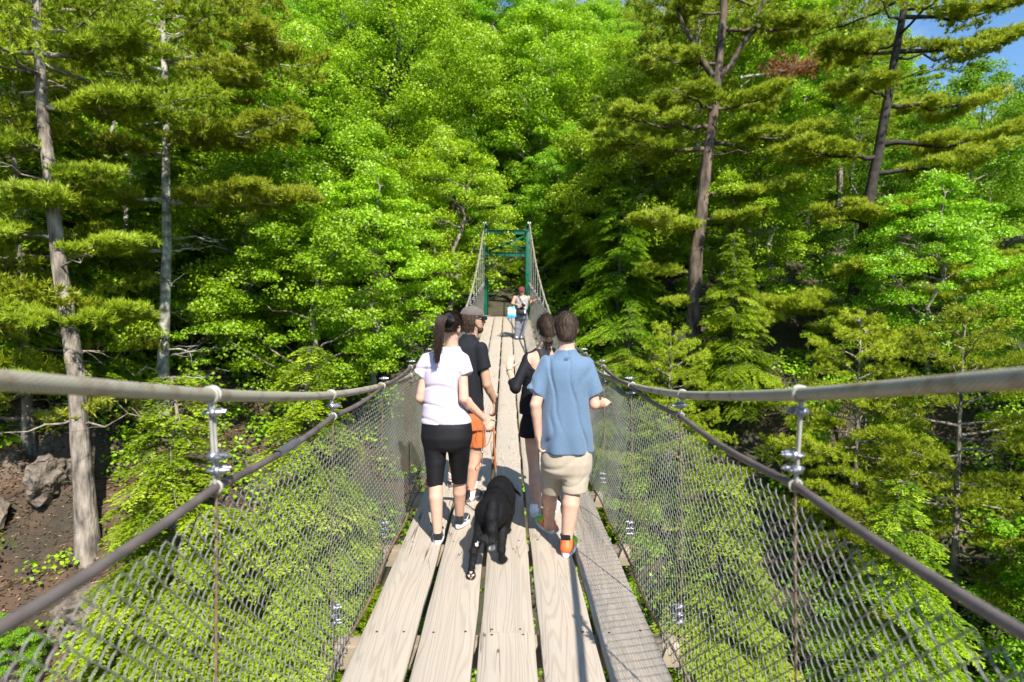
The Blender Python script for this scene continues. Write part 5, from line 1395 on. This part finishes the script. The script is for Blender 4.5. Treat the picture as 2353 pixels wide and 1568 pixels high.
# sunglasses
M_lens = pmat('dark_glass', (.008, .008, .01), .08, 0, .7)
mb = MB()
for s in (-1, 1):
    pts = [T(s * .012, .108, .018), T(s * .03, .107, .019), T(s * .052, .098, .018), T(s * .068, .075, .017)]
    mb.tube(pts, [.014, .021, .020, .012], 10, squash=1.)
    mb.tube([T(s * .068, .080, .024), T(s * .082, .03, .022), T(s * .084, -.01, .018)], .0045, 6)
V = mb.v
mb.build('sunglasses', M_lens, mc, True)
# beard
bd = [ell(T(0, .05, -.088), (.050, .05, .036), .01, 'add', rt), cone(T(-.052, .008, -.045), T(-.022, .06, -.095), .022, .022, .02), cone(T(.052, .008, -.045), T(.022, .06, -.095), .022, .022, .02), cone(T(-.018, .096, -.040), T(.018, .096, -.040), .008, .008, .01)]
bd += [ell(T(0, .103, -.058), (.021, .02, .010), .004, 'cut', rt), ell(T(0, .098, -.012), (.06, .05, .022), .004, 'cut', rt)]
implicit('beard', bd, [(T(0, .04, -.06) - .11, T(0, .04, -.06) + .11, .004)], M_hairB, mc, lambda P: .002 * np.sin(P[..., 0] * 500) * np.sin(P[..., 1] * 480) * np.sin(P[..., 2] * 420))
# shoulder length hair under the cap
mb = MB(); r2 = np.random.default_rng(9)
for q in range(420):
    a = r2.uniform(math.pi * .93, math.pi * 2.07); rr_ = r2.uniform(.9, 1.05)
    x0, y0 = math.cos(a) * .083 * rr_, -.012 + math.sin(a) * .100 * rr_
    L_ = r2.uniform(.11, .165); k_ = 10; u = np.linspace(0, 1, k_)
    wv = r2.uniform(0, 6.28); am = r2.uniform(.002, .007)
    P = np.stack([x0 * (1 + .12 * np.sin(u * 3)) + am * np.sin(u * 9 + wv), y0 * (1 - .02 * u) + am * np.cos(u * 8 + wv) - .006 * np.sin(u * 3), .045 - L_ * u], -1)
    P = np.array([T(*p) for p in P]); mb.tube(P, np.linspace(.0045, .0016, k_), 4, cap=False)
mb.build('hair', M_hairB, mc, True)
mw = var_mat('striped_sock', [(0, (.80, .80, .82)), (.2, (.80, .80, .82)), (.21, (.80, .80, .82)), (.455, (.70, .20, .08)), (.565, (.80, .80, .82)), (1, (.80, .80, .82))], .8, interp='CONSTANT')
for hh_, tt_, ak, top in (((-.405, 5.075), (-.25, 5.27), akR, X(1086, 1104, 5.16)), ((-.56, 5.50), (-.48, 5.76), akL, X(1042, 1085, 5.5))):
    o = shoe(mc, hh_, tt_, float(deck_z(5.3)) + .004, M_blackshoe, M_greysole, None, ak, .050)
    sk = [cone((*(np.array(hh_) * .78 + np.array(tt_) * .22), .09), ak, .030, .038, .01), cone(ak, top, .041, .050, .01)]; sk.append(hemcut(top, top - ak, .08)); lo, hi = bounds(sk, .02)
    implicit('sock', sk, [(lo, hi, .005)], mw, mc, None, lambda V, a=ak, t=top: np.clip(((V[:, 2] - a[2]) / (t[2] - a[2])) * .8 + .12, 0, 1))

# ---------------------------------------------------------------- woman in the black top
d0 = 4.9
wb = person(.31, 4.9, 0, 'woman in black open backed top and black shorts raising her left hand')
tor = rows_px([(1005, 1202, 1284, .115), (975, 1204, 1284, .11), (940, 1210, 1276, .09), (900, 1213, 1272, .088), (860, 1210, 1278, .095), (830, 1209, 1284, .09), (812, 1220, 1280, .07), (800, 1236, 1268, .05)], d0)
shL, shR = X(1214, 823, 4.9), X(1284, 824, 4.92); elL, elR = X(1184, 893, 4.76), X(1292, 900, 4.95); wrL, wrR = X(1170, 848, 4.93), X(1280, 945, 5.12)
akL, akR = X(1235, 1175, 4.78), X(1272, 1168, 4.86); knL, knR = X(1227, 1072, 4.88), X(1262, 1072, 4.92)
hM = headM(X(1257, 756, 4.93), R(12), R(-8), R(-3))
hp, hb = head(hM, .95, True)
bp = [loft([(a_, b_, c_, d_ - .014, e_ - .014) for a_, b_, c_, d_, e_ in tor], ID, .01)] + chain([shL, elL, wrL], [.037, .034, .024], .006) + chain([shR, elR, wrR], [.037, .034, .023], .006)
bp += [cone(X(1252, 812), X(1255, 778, 4.93), .050, .045, .03), cone(X(1252, 814), shL, .032, .036, .02), cone(X(1252, 814), shR, .032, .034, .02)]
bp += leg(X(1220, 985), knL, akL, (.24, 4.83, .07), rs=(.088, .053, .056, .032)) + leg(X(1264, 985), knR, akR, (.40, 4.88, .07), rs=(.088, .053, .053, .032))
hL, bL = hand(wrL, X(1172, 826, 4.96) - wrL, (.1, 1, .0), (1, .3, 0), .35, .92, .1); hR, bR = hand(wrR, (0, .4, -1), (-1, 0, 0), (0, 1, 0), .5, .92)
bp += hp + hL + hR
body(wb, bp, [(*hb, .0045), (*bL, .0035), (*bR, .0035)], M_skinA)
eyes(hM, wb, .95)
M_satin = pmat('black_viscose', (.008, .008, .011), .75, 0, .2, noise=(20, .2))
sr = rows_px([(960, 1193, 1290, .125), (950, 1193, 1290, .125), (925, 1194, 1288, .115), (895, 1199, 1284, .108), (860, 1204, 1284, .110), (830, 1206, 1287, .108), (815, 1210, 1286, .094), (806, 1222, 1280, .08), (800, 1232, 1274, .065)], d0)
se = X(1176, 876, 4.83)
top = [loft(sr, ID, .02), cone(shL, elL, .047, .043, .03), cone(elL, se + nrm(se - elL) * .05, .043, .036, .02, cut=(se, se - elL)), cone(shR, elR, .050, .046, .03)]
top += [cutz(top, X(1240, 950)[2], False), ell(X(1243, 810, 4.80), (.132, .13, .165), .006, 'cut'), ell(X(1254, 796, 4.95) + (0, .02, .02), (.075, .07, .04), .008, 'cut')]
garment('black_top', top, M_satin, wb, .0075, folds(.006, [(12, 5, 28, .9), (7, 3, 44, .5), (22, 0, 12, .5)]))
M_tank = cloth('charcoal_tank', (.035, .031, .037), .8)
tk = rows_px([(960, 1206, 1280, .101), (880, 1210, 1277, .100), (850, 1209, 1279, .102), (830, 1209, 1283, .097), (812, 1219, 1281, .077), (801, 1232, 1272, .062)], d0)
tnk = [loft(tk, ID, .02), ell(X(1208, 826, 4.82), (.122, .2, .15), .01, 'cut'), ell(X(1290, 822, 4.82), (.098, .2, .12), .01, 'cut'), ell(X(1254, 792, 4.92), (.07, .09, .035), .008, 'cut')]
garment('tank_top', tnk, M_tank, wb, .0075)
hl, hr = X(1217, 1004, 4.88), X(1266, 1004, 4.9)
pr = rows_px([(995, 1198, 1288, .128), (970, 1198, 1288, .128), (945, 1202, 1284, .115)], d0)
sh = [loft(pr, ID, .03, flat=True), cone(X(1220, 980), hl + (0, 0, -.04), .092, .086, .03, cut=(hl, (0, 0, -1))), cone(X(1264, 980), hr + (0, 0, -.04), .092, .086, .03, cut=(hr, (0, 0, -1)))]
garment('shorts', sh, M_satin, wb, .0085, folds(.006, [(20, 3, 10, .8), (9, 3, 30, .4)]))
cap_hair(wb, hM, M_hairB, .010, -.06, .045, .005, s=.95, to=X(1260, 786, 4.83), slen=.045, lift=.06)
mb = MB(); r2 = np.random.default_rng(3); c = X(1260, 786, 4.83)
for q in range(46):
    ax = rvec(1, r2)[0] * (1, .6, .9); mb.torus(c + r2.normal(0, .008, 3), ax, r2.uniform(.018, .034), .0038, 14, 5)
for q in range(26):
    s0_ = c + r2.normal(0, .012, 3); u = np.linspace(0, 1, 7)[:, None]; e_ = r2.normal(0, .025, 3) + (0.0, -.01, -.055)
    mb.tube(s0_ + e_ * u + np.array((0, -.012, 0)) * np.sin(u * 3.1), np.linspace(.003, .001, 7), 4, cap=False)
mb.build('low_bun', M_hairB, wb, True)
M_wshoe = cloth('white_shoe', (.72, .72, .74), .6)
shoe(wb, (.224, 4.725), (.262, 4.975), .004, M_wshoe, M_white, M_wsock, akL + (0, 0, -.04), .041, sock_r=.034, laces=False)
shoe(wb, (.36, 4.80), (.455, 5.02), .004, M_wshoe, M_white, M_wsock, akR + (0, 0, -.04), .041, sock_r=.034, laces=False)
mb = MB(); ws = wrL + nrm(elL - wrL) * .035; ad = nrm(wrL - elL)
mb.torus(ws, ad + (.2, 0, .1), .029, .0035, 20, 6); mb.build('bracelet', M_bsock, wb, True)
mb = MB(); mb.torus(ws + nrm(elL - wrL) * .012, ad + (-.15, .1, 0), .0295, .003, 20, 6); mb.build('bracelet', cloth('pale_cord', (.62, .55, .42)), wb, True)
mb = MB(); q = np.array(hM @ Vector((-.079 * .95, .0, -.042))); mb.tube([q + (0, 0, .005), q, q - (0, 0, .005)], [.001, .005, .001], 8); mb.build('earring', M_galv, wb, True)

# ---------------------------------------------------------------- far woman
d0 = 16.4; gz = float(deck_z(16.4))
Y = lambda cx, cy, d=d0: A3(1125.8 + .1026 * cx, 643.3 + .1026 * cy, d)
wf = person(.4, 16.4, gz, 'woman in maroon cap, sleeveless top and grey trousers coming the other way')
gz_ = Y(650, 1350)[2]; 
def yrows(rows): return rows_px([(643.3 + .1026 * cy, 1125.8 + .1026 * xl, 1125.8 + .1026 * xr, ry) for cy, xl, xr, ry in rows], d0)
tor = yrows([(880, 585, 830, .16), (760, 590, 835, .17), (640, 600, 830, .16), (520, 580, 850, .16), (420, 575, 855, .14), (360, 640, 790, .09), (330, 680, 750, .06)])
shL, shR = Y(560, 400), Y(865, 400)     # picture left / right
elL, elR = Y(505, 545, 16.35), Y(925, 545, 16.4); wrL, wrR = Y(620, 562, 16.12), Y(985, 470, 16.2)
hM = headM(Y(712, 255, 16.36), R(180), R(-10), 0)
hp, hb = head(hM, .97, True)
akL, akR = Y(600, 1310), Y(695, 1310); knL, knR = Y(615, 1060, 16.36), Y(730, 1060)
bp = [loft([(a_, b_, c_, d_ - .014, e_ - .014) for a_, b_, c_, d_, e_ in tor], ID, .01)] + chain([shL, elL, wrL], [.058, .046, .028], .02) + chain([shR, elR, wrR], [.058, .046, .028], .02) + [cone(Y(712, 380), Y(712, 300), .055, .05, .03)]
bp += leg(Y(640, 860), knL, akL, akL + (0, -.03, -.03)) + leg(Y(775, 860), knR, akR, akR + (0, -.03, -.03))
hL, bL = hand(wrL, (1, -.3, 0), (0, .3, -1), (0, -1, .3), .7, .92); hR, bR = hand(wrR, (.7, 0, .4), (0, 0, -1), (-1, 0, 0), .6, .92)
bp += hp + hL + hR
body(wf, bp, [(*hb, .006), (*bL, .005), (*bR, .005)], M_skinB, .012)
eyes(hM, wf, .97)
M_top = cloth('pale_floral_top', (.34, .31, .29), .8, (14, .35))
sr = yrows([(690, 590, 845, .18), (640, 592, 842, .18), (520, 575, 855, .175), (420, 572, 858, .155), (365, 600, 830, .12), (345, 640, 790, .09)])
tp = [loft(sr, ID, .02), ell(Y(712, 340, 16.28), (.10, .12, .11), .01, 'cut')]
garment('sleeveless_top', tp, M_top, wf, .011, folds(.006, [(18, 4, 9, .8)]))
M_grey = cloth('grey_trousers', (.16, .16, .18), .8)
pr = yrows([(880, 580, 835, .17), (780, 585, 845, .19), (690, 595, 835, .18)])
tr = [loft(pr, ID, .03, flat=True), cone(Y(640, 860), knL, .11, .078, .03), cone(knL, akL + (0, 0, -.05), .078, .072, .02, cut=(akL, (0, 0, -1))), cone(Y(775, 860), knR, .11, .078, .03), cone(knR, akR + (0, 0, -.05), .078, .072, .02, cut=(akR, (0, 0, -1)))]
garment('trousers', tr, M_grey, wf, .011, folds(.008, [(9, 4, 26, .9)]))
T = lambda x, y, z: np.array(hM @ Vector((x, y, z))); rt = hM.to_quaternion().to_matrix().to_4x4()
M_maroon = cloth('maroon_cap', (.17, .025, .035), .85)
cp_ = [ell(T(0, -.008, .038), (.090, .108, .092), .01, 'add', rt), halfspace(T(0, 0, .035), nrm(np.array(hM.to_3x3() @ Vector((0, .1, -1)))), T(0, 0, 0) - .2, T(0, 0, 0) + .2)]
cp_.append(cone(T(0, .09, .046), T(0, .13, .036), .065, .05, .005, sx=.1, side=np.array(hM.to_3x3() @ Vector((0, .2, 1)))))
implicit('cap', [cp_[0], cp_[1], cp_[2]], [(T(0, 0, .04) - .2, T(0, 0, .04) + .2, .006)], M_maroon, wf)
mb = MB()
for q in range(60):
    a = r2.uniform(math.pi, 2 * math.pi); P = [T(math.cos(a) * .084, -.01 + math.sin(a) * .1, .045 - u * .09) for u in np.linspace(0, 1, 5)]; mb.tube(P, .004, 4)
mb.build('hair', M_hairB, wf, True)
mb = MB()
for s in (-1, 1): mb.tube([T(s * .01, .104, .018), T(s * .035, .103, .018), T(s * .06, .09, .017)], [.011, .016, .010], 8)
mb.build('glasses', M_lens, wf, True)
for ak in (akL, akR): shoe(wf, (ak[0], ak[1] + .06), (ak[0], ak[1] - .19), float(deck_z(ak[1])) + .004, cloth('mauve_shoe', (.42, .36, .42)), M_greysole, None, ak, .045, laces=False)
mb = MB(); mb.tube([Y(640, 365, 16.27), Y(690, 440, 16.2), Y(740, 530, 16.18)], .009, 5); mb.tube([Y(640, 365, 16.27), Y(610, 370, 16.4), Y(640, 380, 16.52)], .009, 5)
cmr = empty('camera', tuple(Y(740, 560, 16.13)), 'black camera hanging on a strap in front of the far woman', 'camera')
mb.build('strap', M_bsock, cmr); c = Y(740, 575, 16.12); mb = MB(); mb.box(c - (.065, .03, .042), c + (.065, .03, .042)); mb.box(c - (.025, .02, -.042), c + (.025, .02, .06)); bevel(mb.build('camera_body', M_lens, cmr), .008)
mb = MB(); mb.tube([c + (0, -.03, -.005), c + (0, -.09, -.005)], [.033, .031], 14); mb.build('lens', M_lens, cmr, True)
c = Y(700, 715, 16.2)
wbag = empty('waist_bag', tuple(c), 'black waist bag on the far woman with a pale tag', 'bag')
bg_ = [ell(c, (.155, .085, .125), .02), ell(c + (0, -.05, -.02), (.105, .06, .075), .02)]
implicit('bag_body', bg_, [(c - .2, c + .2, .008)], cloth('black_nylon', (.018, .018, .022), .6), wbag)
mb = MB(); a = np.linspace(0, 2 * np.pi, 25); cc_ = Y(712, 680); mb.tube(np.stack([cc_[0] + .19 * np.cos(a), cc_[1] + .21 * np.sin(a), np.full(25, cc_[2])], -1), .016, 6, cap=False); mb.build('belt', M_bsock, wbag)
mb = MB(); q = Y(785, 715, 16.06); mb.box(q - (.022, .006, .05), q + (.022, .006, .05)); bevel(mb.build('tag', M_wsock, wbag), .003)
c = Y(490, 725, 16.25)
tote = empty('tote_bag', tuple(c), 'blue shopping bag with pale print hanging beside the far woman', 'bag')
def totecol(V): return np.clip((V[:, 2] - (c[2] - .2)) / .4, 0, 1)
def tw_(P): return -.006 * np.sin(P[..., 0] * 40 + P[..., 2] * 20)
Mt = Matrix.Translation(Vector(c)) @ Matrix.Rotation(R(-12), 4, 'Y')
tb = [loft([(-.165, 0, 0, .115, .055), (-.1, 0, 0, .125, .065), (.1, 0, 0, .13, .045), (.155, 0, 0, .135, .03)], Mt, .01, e=3.)]
implicit('bag_body', tb, [(c - .25, c + .25, .008)], var_mat('printed_bag', [(0, (.02, .18, .62)), (.22, (.05, .35, .78)), (.38, (.25, .55, .75)), (.5, (.70, .62, .62)), (.68, (.62, .66, .66)), (.8, (.12, .42, .42)), (1, (.03, .30, .30))], .35), tote, tw_, totecol)
mb = MB()
for s in (-1, 1): mb.tube([Mt @ Vector((s * .07, 0, .14)), Mt @ Vector((s * .05, .0, .23)), Mt @ Vector((.0, .02, .27))], .008, 6)
mb.build('handle', M_bsock, tote)

# ================================================================ dog
dg = empty('dog', (-.1, 3.95, 0), 'black dog with white paw and white tail tip walking on the leash, seen from behind', 'dog')
D3 = A3
rump = np.array((-.098, 3.86, .372)); loin = np.array((-.085, 4.02, .375)); chest = np.array((-.058, 4.28, .335)); wither = np.array((-.05, 4.37, .365)); neck = np.array((-.050, 4.48, .355)); hd = np.array((-.005, 4.65, .275))
dp = [ell(rump, (.100, .135, .112), .05), ell(loin, (.094, .17, .095), .06), ell(chest, (.108, .19, .132), .06), ell(wither, (.085, .11, .085), .05), cone(wither, neck, .075, .068, .04), cone(neck, hd + (0, -.02, .02), .066, .056, .04),
      ell(hd, (.058, .075, .056), .03), cone(hd + (0, .05, -.012), hd + (.01, .15, -.035), .036, .026, .03), ell(hd + (.011, .165, -.035), (.020, .016, .015), .01)]
# ears (flopped)
dp += [cone(hd + (.045, -.02, .03), hd + (.093, -.045, -.012), .018, .022, .012, sx=.35, side=(.4, .2, .9)), cone(hd + (.093, -.045, -.012), hd + (.112, -.05, -.032), .021, .010, .01, sx=.35, side=(.4, .2, .9)),
       cone(hd + (-.045, -.02, .03), hd + (-.085, -.03, -.03), .018, .022, .012, sx=.35, side=(-.4, .2, .9))]
def hleg(hip, knee, hock, paw, toe, r=(.075, .05, .026, .021)):
    return [cone(hip, knee, r[0], r[1], .04), cone(knee, hock, r[1] * .95, r[2], .03), cone(hock, paw, r[2] * .98, r[3], .018), ell(hock + np.array((0, -.006, .004)), (.022, .026, .024), .015), ell((np.asarray(paw) + toe) / 2, (.029, .036, .019), .014),
            *[cone(np.asarray(paw) + np.array((s * .014, 0, -.004)), np.asarray(toe) + np.array((s * .017, 0, 0)), .011, .0105, .006) for s in (-1, -.33, .33, 1)]]
hk = D3(1089, 1266, 3.66); pw = D3(1082, 1322, 3.645)
dp += hleg(np.array((-.150, 3.86, .36)), np.array((-.176, 3.86, .27)), hk, pw, np.array((-.236, 3.665, .018)), (.075, .048, .025, .022))
FURSEED = 4
hk2 = D3(1152, 1262, 3.83); pw2 = np.array((-.035, 3.845, .045))
dp += hleg(np.array((-.045, 3.90, .36)), np.array((-.030, 3.96, .27)), hk2, pw2, np.array((-.022, 3.895, .022)), (.075, .050, .025, .021))
for sh_, el_, wr_, pw_, to_ in (((-.125, 4.27, .33), (-.130, 4.18, .23), (-.120, 4.07, .13), (-.114, 4.03, .05), (-.112, 4.07, .022)), ((.015, 4.30, .33), (.02, 4.30, .22), (.012, 4.38, .12), (.005, 4.38, .045), (.005, 4.425, .022))):
    dp += [cone(sh_, el_, .05, .038, .03), cone(el_, wr_, .034, .023, .02), cone(wr_, pw_, .023, .021, .015), ell((np.array(pw_) + to_) / 2, (.028, .036, .02), .012)]
tl = [D3(1133, 1160, 3.75), D3(1130, 1185, 3.70), D3(1131, 1215, 3.69), D3(1131, 1238, 3.69), D3(1122, 1243, 3.685), D3(1111, 1236, 3.68), D3(1102, 1238, 3.675), D3(1097, 1249, 3.67)]
dp += chain(tl, [.036, .036, .033, .030, .026, .019, .012, .004], .02)
fur = lambda P: .0018 * np.sin(P[..., 0] * 260 + 3 * np.sin(P[..., 2] * 40)) * np.sin(P[..., 1] * 210 + P[..., 2] * 90)
def dcol(V):
    v = np.zeros(len(V)) + .12
    n_ = .012 * np.sin(V[:, 0] * 160) * np.sin(V[:, 2] * 140)
    v[(np.linalg.norm(V - tl[-1], axis=1) < .019) & (V[:, 2] > hk[2] + .012)] = 1.
    m_ = (np.linalg.norm(V - np.array((-.113, 4.04, .03)), axis=1) + n_ * 1.5) < .058; v[m_] = .9
    # pads of the lifted hind paw
    for off in ((0, -.0, .022), (-.012, 0, .0), (.012, 0, .002), (0, 0, -.012)):
        c_ = np.array((-.236, 3.632, .030)) + off
        v[((V - c_) ** 2 / np.array((.010, .02, .009)) ** 2).sum(1) < 1] = .7
    return v
M_fur = var_mat('black_fur', [(.0, (.005, .005, .006)), (.3, (.006, .006, .007)), (.6, (.62, .47, .34)), (.8, (.72, .62, .50)), (1, (.82, .80, .76))], .75, bump=(190, .9, .004, (1, .6, .22)), spec=.25)
lo, hi = bounds(dp); implicit('body', dp, [(lo, hi, .0055)], M_fur, dg, fur, dcol)
dm = dg.children[0].data; nv_ = len(dm.vertices); co = np.zeros(nv_ * 3, np.float32); no_ = np.zeros(nv_ * 3, np.float32)
dm.vertices.foreach_get('co', co); dm.vertices.foreach_get('normal', no_); co = co.reshape(-1, 3); no_ = no_.reshape(-1, 3); va = dcol(co)
rf = np.random.default_rng(8); ix = rf.integers(0, nv_, 42000); ix = ix[va[ix] < .5]
p_ = co[ix] + rf.normal(0, .003, (len(ix), 3)); nn_ = no_[ix]; fl = np.stack([.15 * np.sign(nn_[:, 0]), np.full(len(ix), -.55), np.full(len(ix), -.75)], -1) + rf.normal(0, .18, (len(ix), 3))
fl = fl - nn_ * ((fl * nn_).sum(1) - .22)[:, None]; fl /= np.linalg.norm(fl, axis=1)[:, None]; sd_ = np.cross(fl, nn_); L_ = rf.uniform(.010, .022, len(ix))[:, None]
V = np.stack([p_ + sd_ * .0008 - nn_ * .001, p_ - sd_ * .0008 - nn_ * .001, p_ + fl * L_], 1).reshape(-1, 3)
link('fur', np_mesh('fur', V, np.arange(len(V)).reshape(-1, 3)), pmat('black_guard_hair', (.010, .0095, .010), .55, 0, .3), dg)
mb = MB(); mb.torus(neck + (0, -.03, .0), (0, 1, -.35), .072, .006, 24, 6); mb.torus(D3(1143, 1111, 4.42), (1, 0, 0), .010, .002, 12, 5); mb.build('collar', pmat('red_collar', (.35, .03, .03), .6), dg, True)
for s in (-1, 1):
    mb = MB(); q = hd + (s * .03, .062, .018); mb.tube([q - (0, .006, 0), q, q + (0, .006, 0)], [.003, .009, .003], 8); mb.build('eye', M_eye, dg, True)
# ---------------------------------------------------------------- leash
ls_ = empty('dog_leash', tuple(D3(1130, 990, 4.38)), 'brown leather leash looped from the hand of the ponytailed woman to the dog', 'leash')
M_lea = pmat('tan_leather', (.36, .12, .045), .5, noise=(20, .2))
def strap(P, w=.009, t=.0018, up=(0, 1, 0), smooth_=3, name='strap'):
    P = np.array(P); k_ = len(P); tt = np.linspace(0, k_ - 1, (k_ - 1) * 6 + 1)
    Q = np.stack([np.interp(tt, range(k_), P[:, q]) for q in range(3)], -1)
    for it in range(smooth_ * 3): Q[1:-1] = (Q[:-2] + 2 * Q[1:-1] + Q[2:]) / 4
    mb = MB(); mb.tube(Q, w, 8, squash=t / w, up=up); mb.build(name, M_lea, ls_, True)
# region (1820..2060,1560..1960): crop px -> F px
Z = lambda cx, cy, d: A3(1045.4 + .1465 * cx, 896 + .1465 * cy, d)
strap([Z(610, 610, 4.36), Z(615, 720, 4.36), Z(612, 860, 4.37), Z(625, 1000, 4.38), Z(635, 1180, 4.39), Z(643, 1290, 4.40)], .0075, up=(0, 1, 0))
strap([Z(610, 860, 4.37), Z(590, 805, 4.36), Z(565, 820, 4.36), Z(565, 920, 4.37), Z(580, 1080, 4.38), Z(610, 1160, 4.39), Z(638, 1210, 4.395)], .005, up=(1, 0, 0))
strap([Z(590, 640, 4.35), Z(565, 700, 4.34), Z(545, 800, 4.33), Z(500, 880, 4.32), Z(430, 925, 4.30), Z(360, 890, 4.30), Z(325, 820, 4.30), Z(330, 720, 4.30), Z(360, 620, 4.30), Z(390, 540, 4.32), Z(440, 520, 4.35), Z(520, 580, 4.36)], .008, up=(1, .3, 0))
strap([Z(460, 540, 4.33), Z(435, 640, 4.32), Z(432, 800, 4.31), Z(432, 960, 4.31), Z(432, 1080, 4.31), Z(425, 1180, 4.30), Z(385, 1255, 4.29), Z(335, 1270, 4.28), Z(315, 1235, 4.28), Z(360, 1180, 4.30), Z(415, 1100, 4.31), Z(428, 1020, 4.32), Z(450, 800, 4.33), Z(468, 620, 4.34), Z(480, 560, 4.35)], .011, up=(1, .2, 0))
mb = MB()
p0, p1 = Z(645, 1290, 4.40), Z(650, 1380, 4.405)
mb.tube([p0, p0 * .5 + p1 * .5, p1], .0045, 8); mb.torus(Z(647, 1420, 4.41), (0, 1, 0), .011, .003, 14, 6); mb.torus(p0, (0, 1, 0), .007, .0022, 12, 5)
mb.build('snap_clip', M_galv, ls_, True)
mb = MB(); q = Z(432, 985, 4.30); mb.box(q - (.006, .004, .009), q + (.006, .004, .009)); mb.build('buckle', M_galv, ls_)
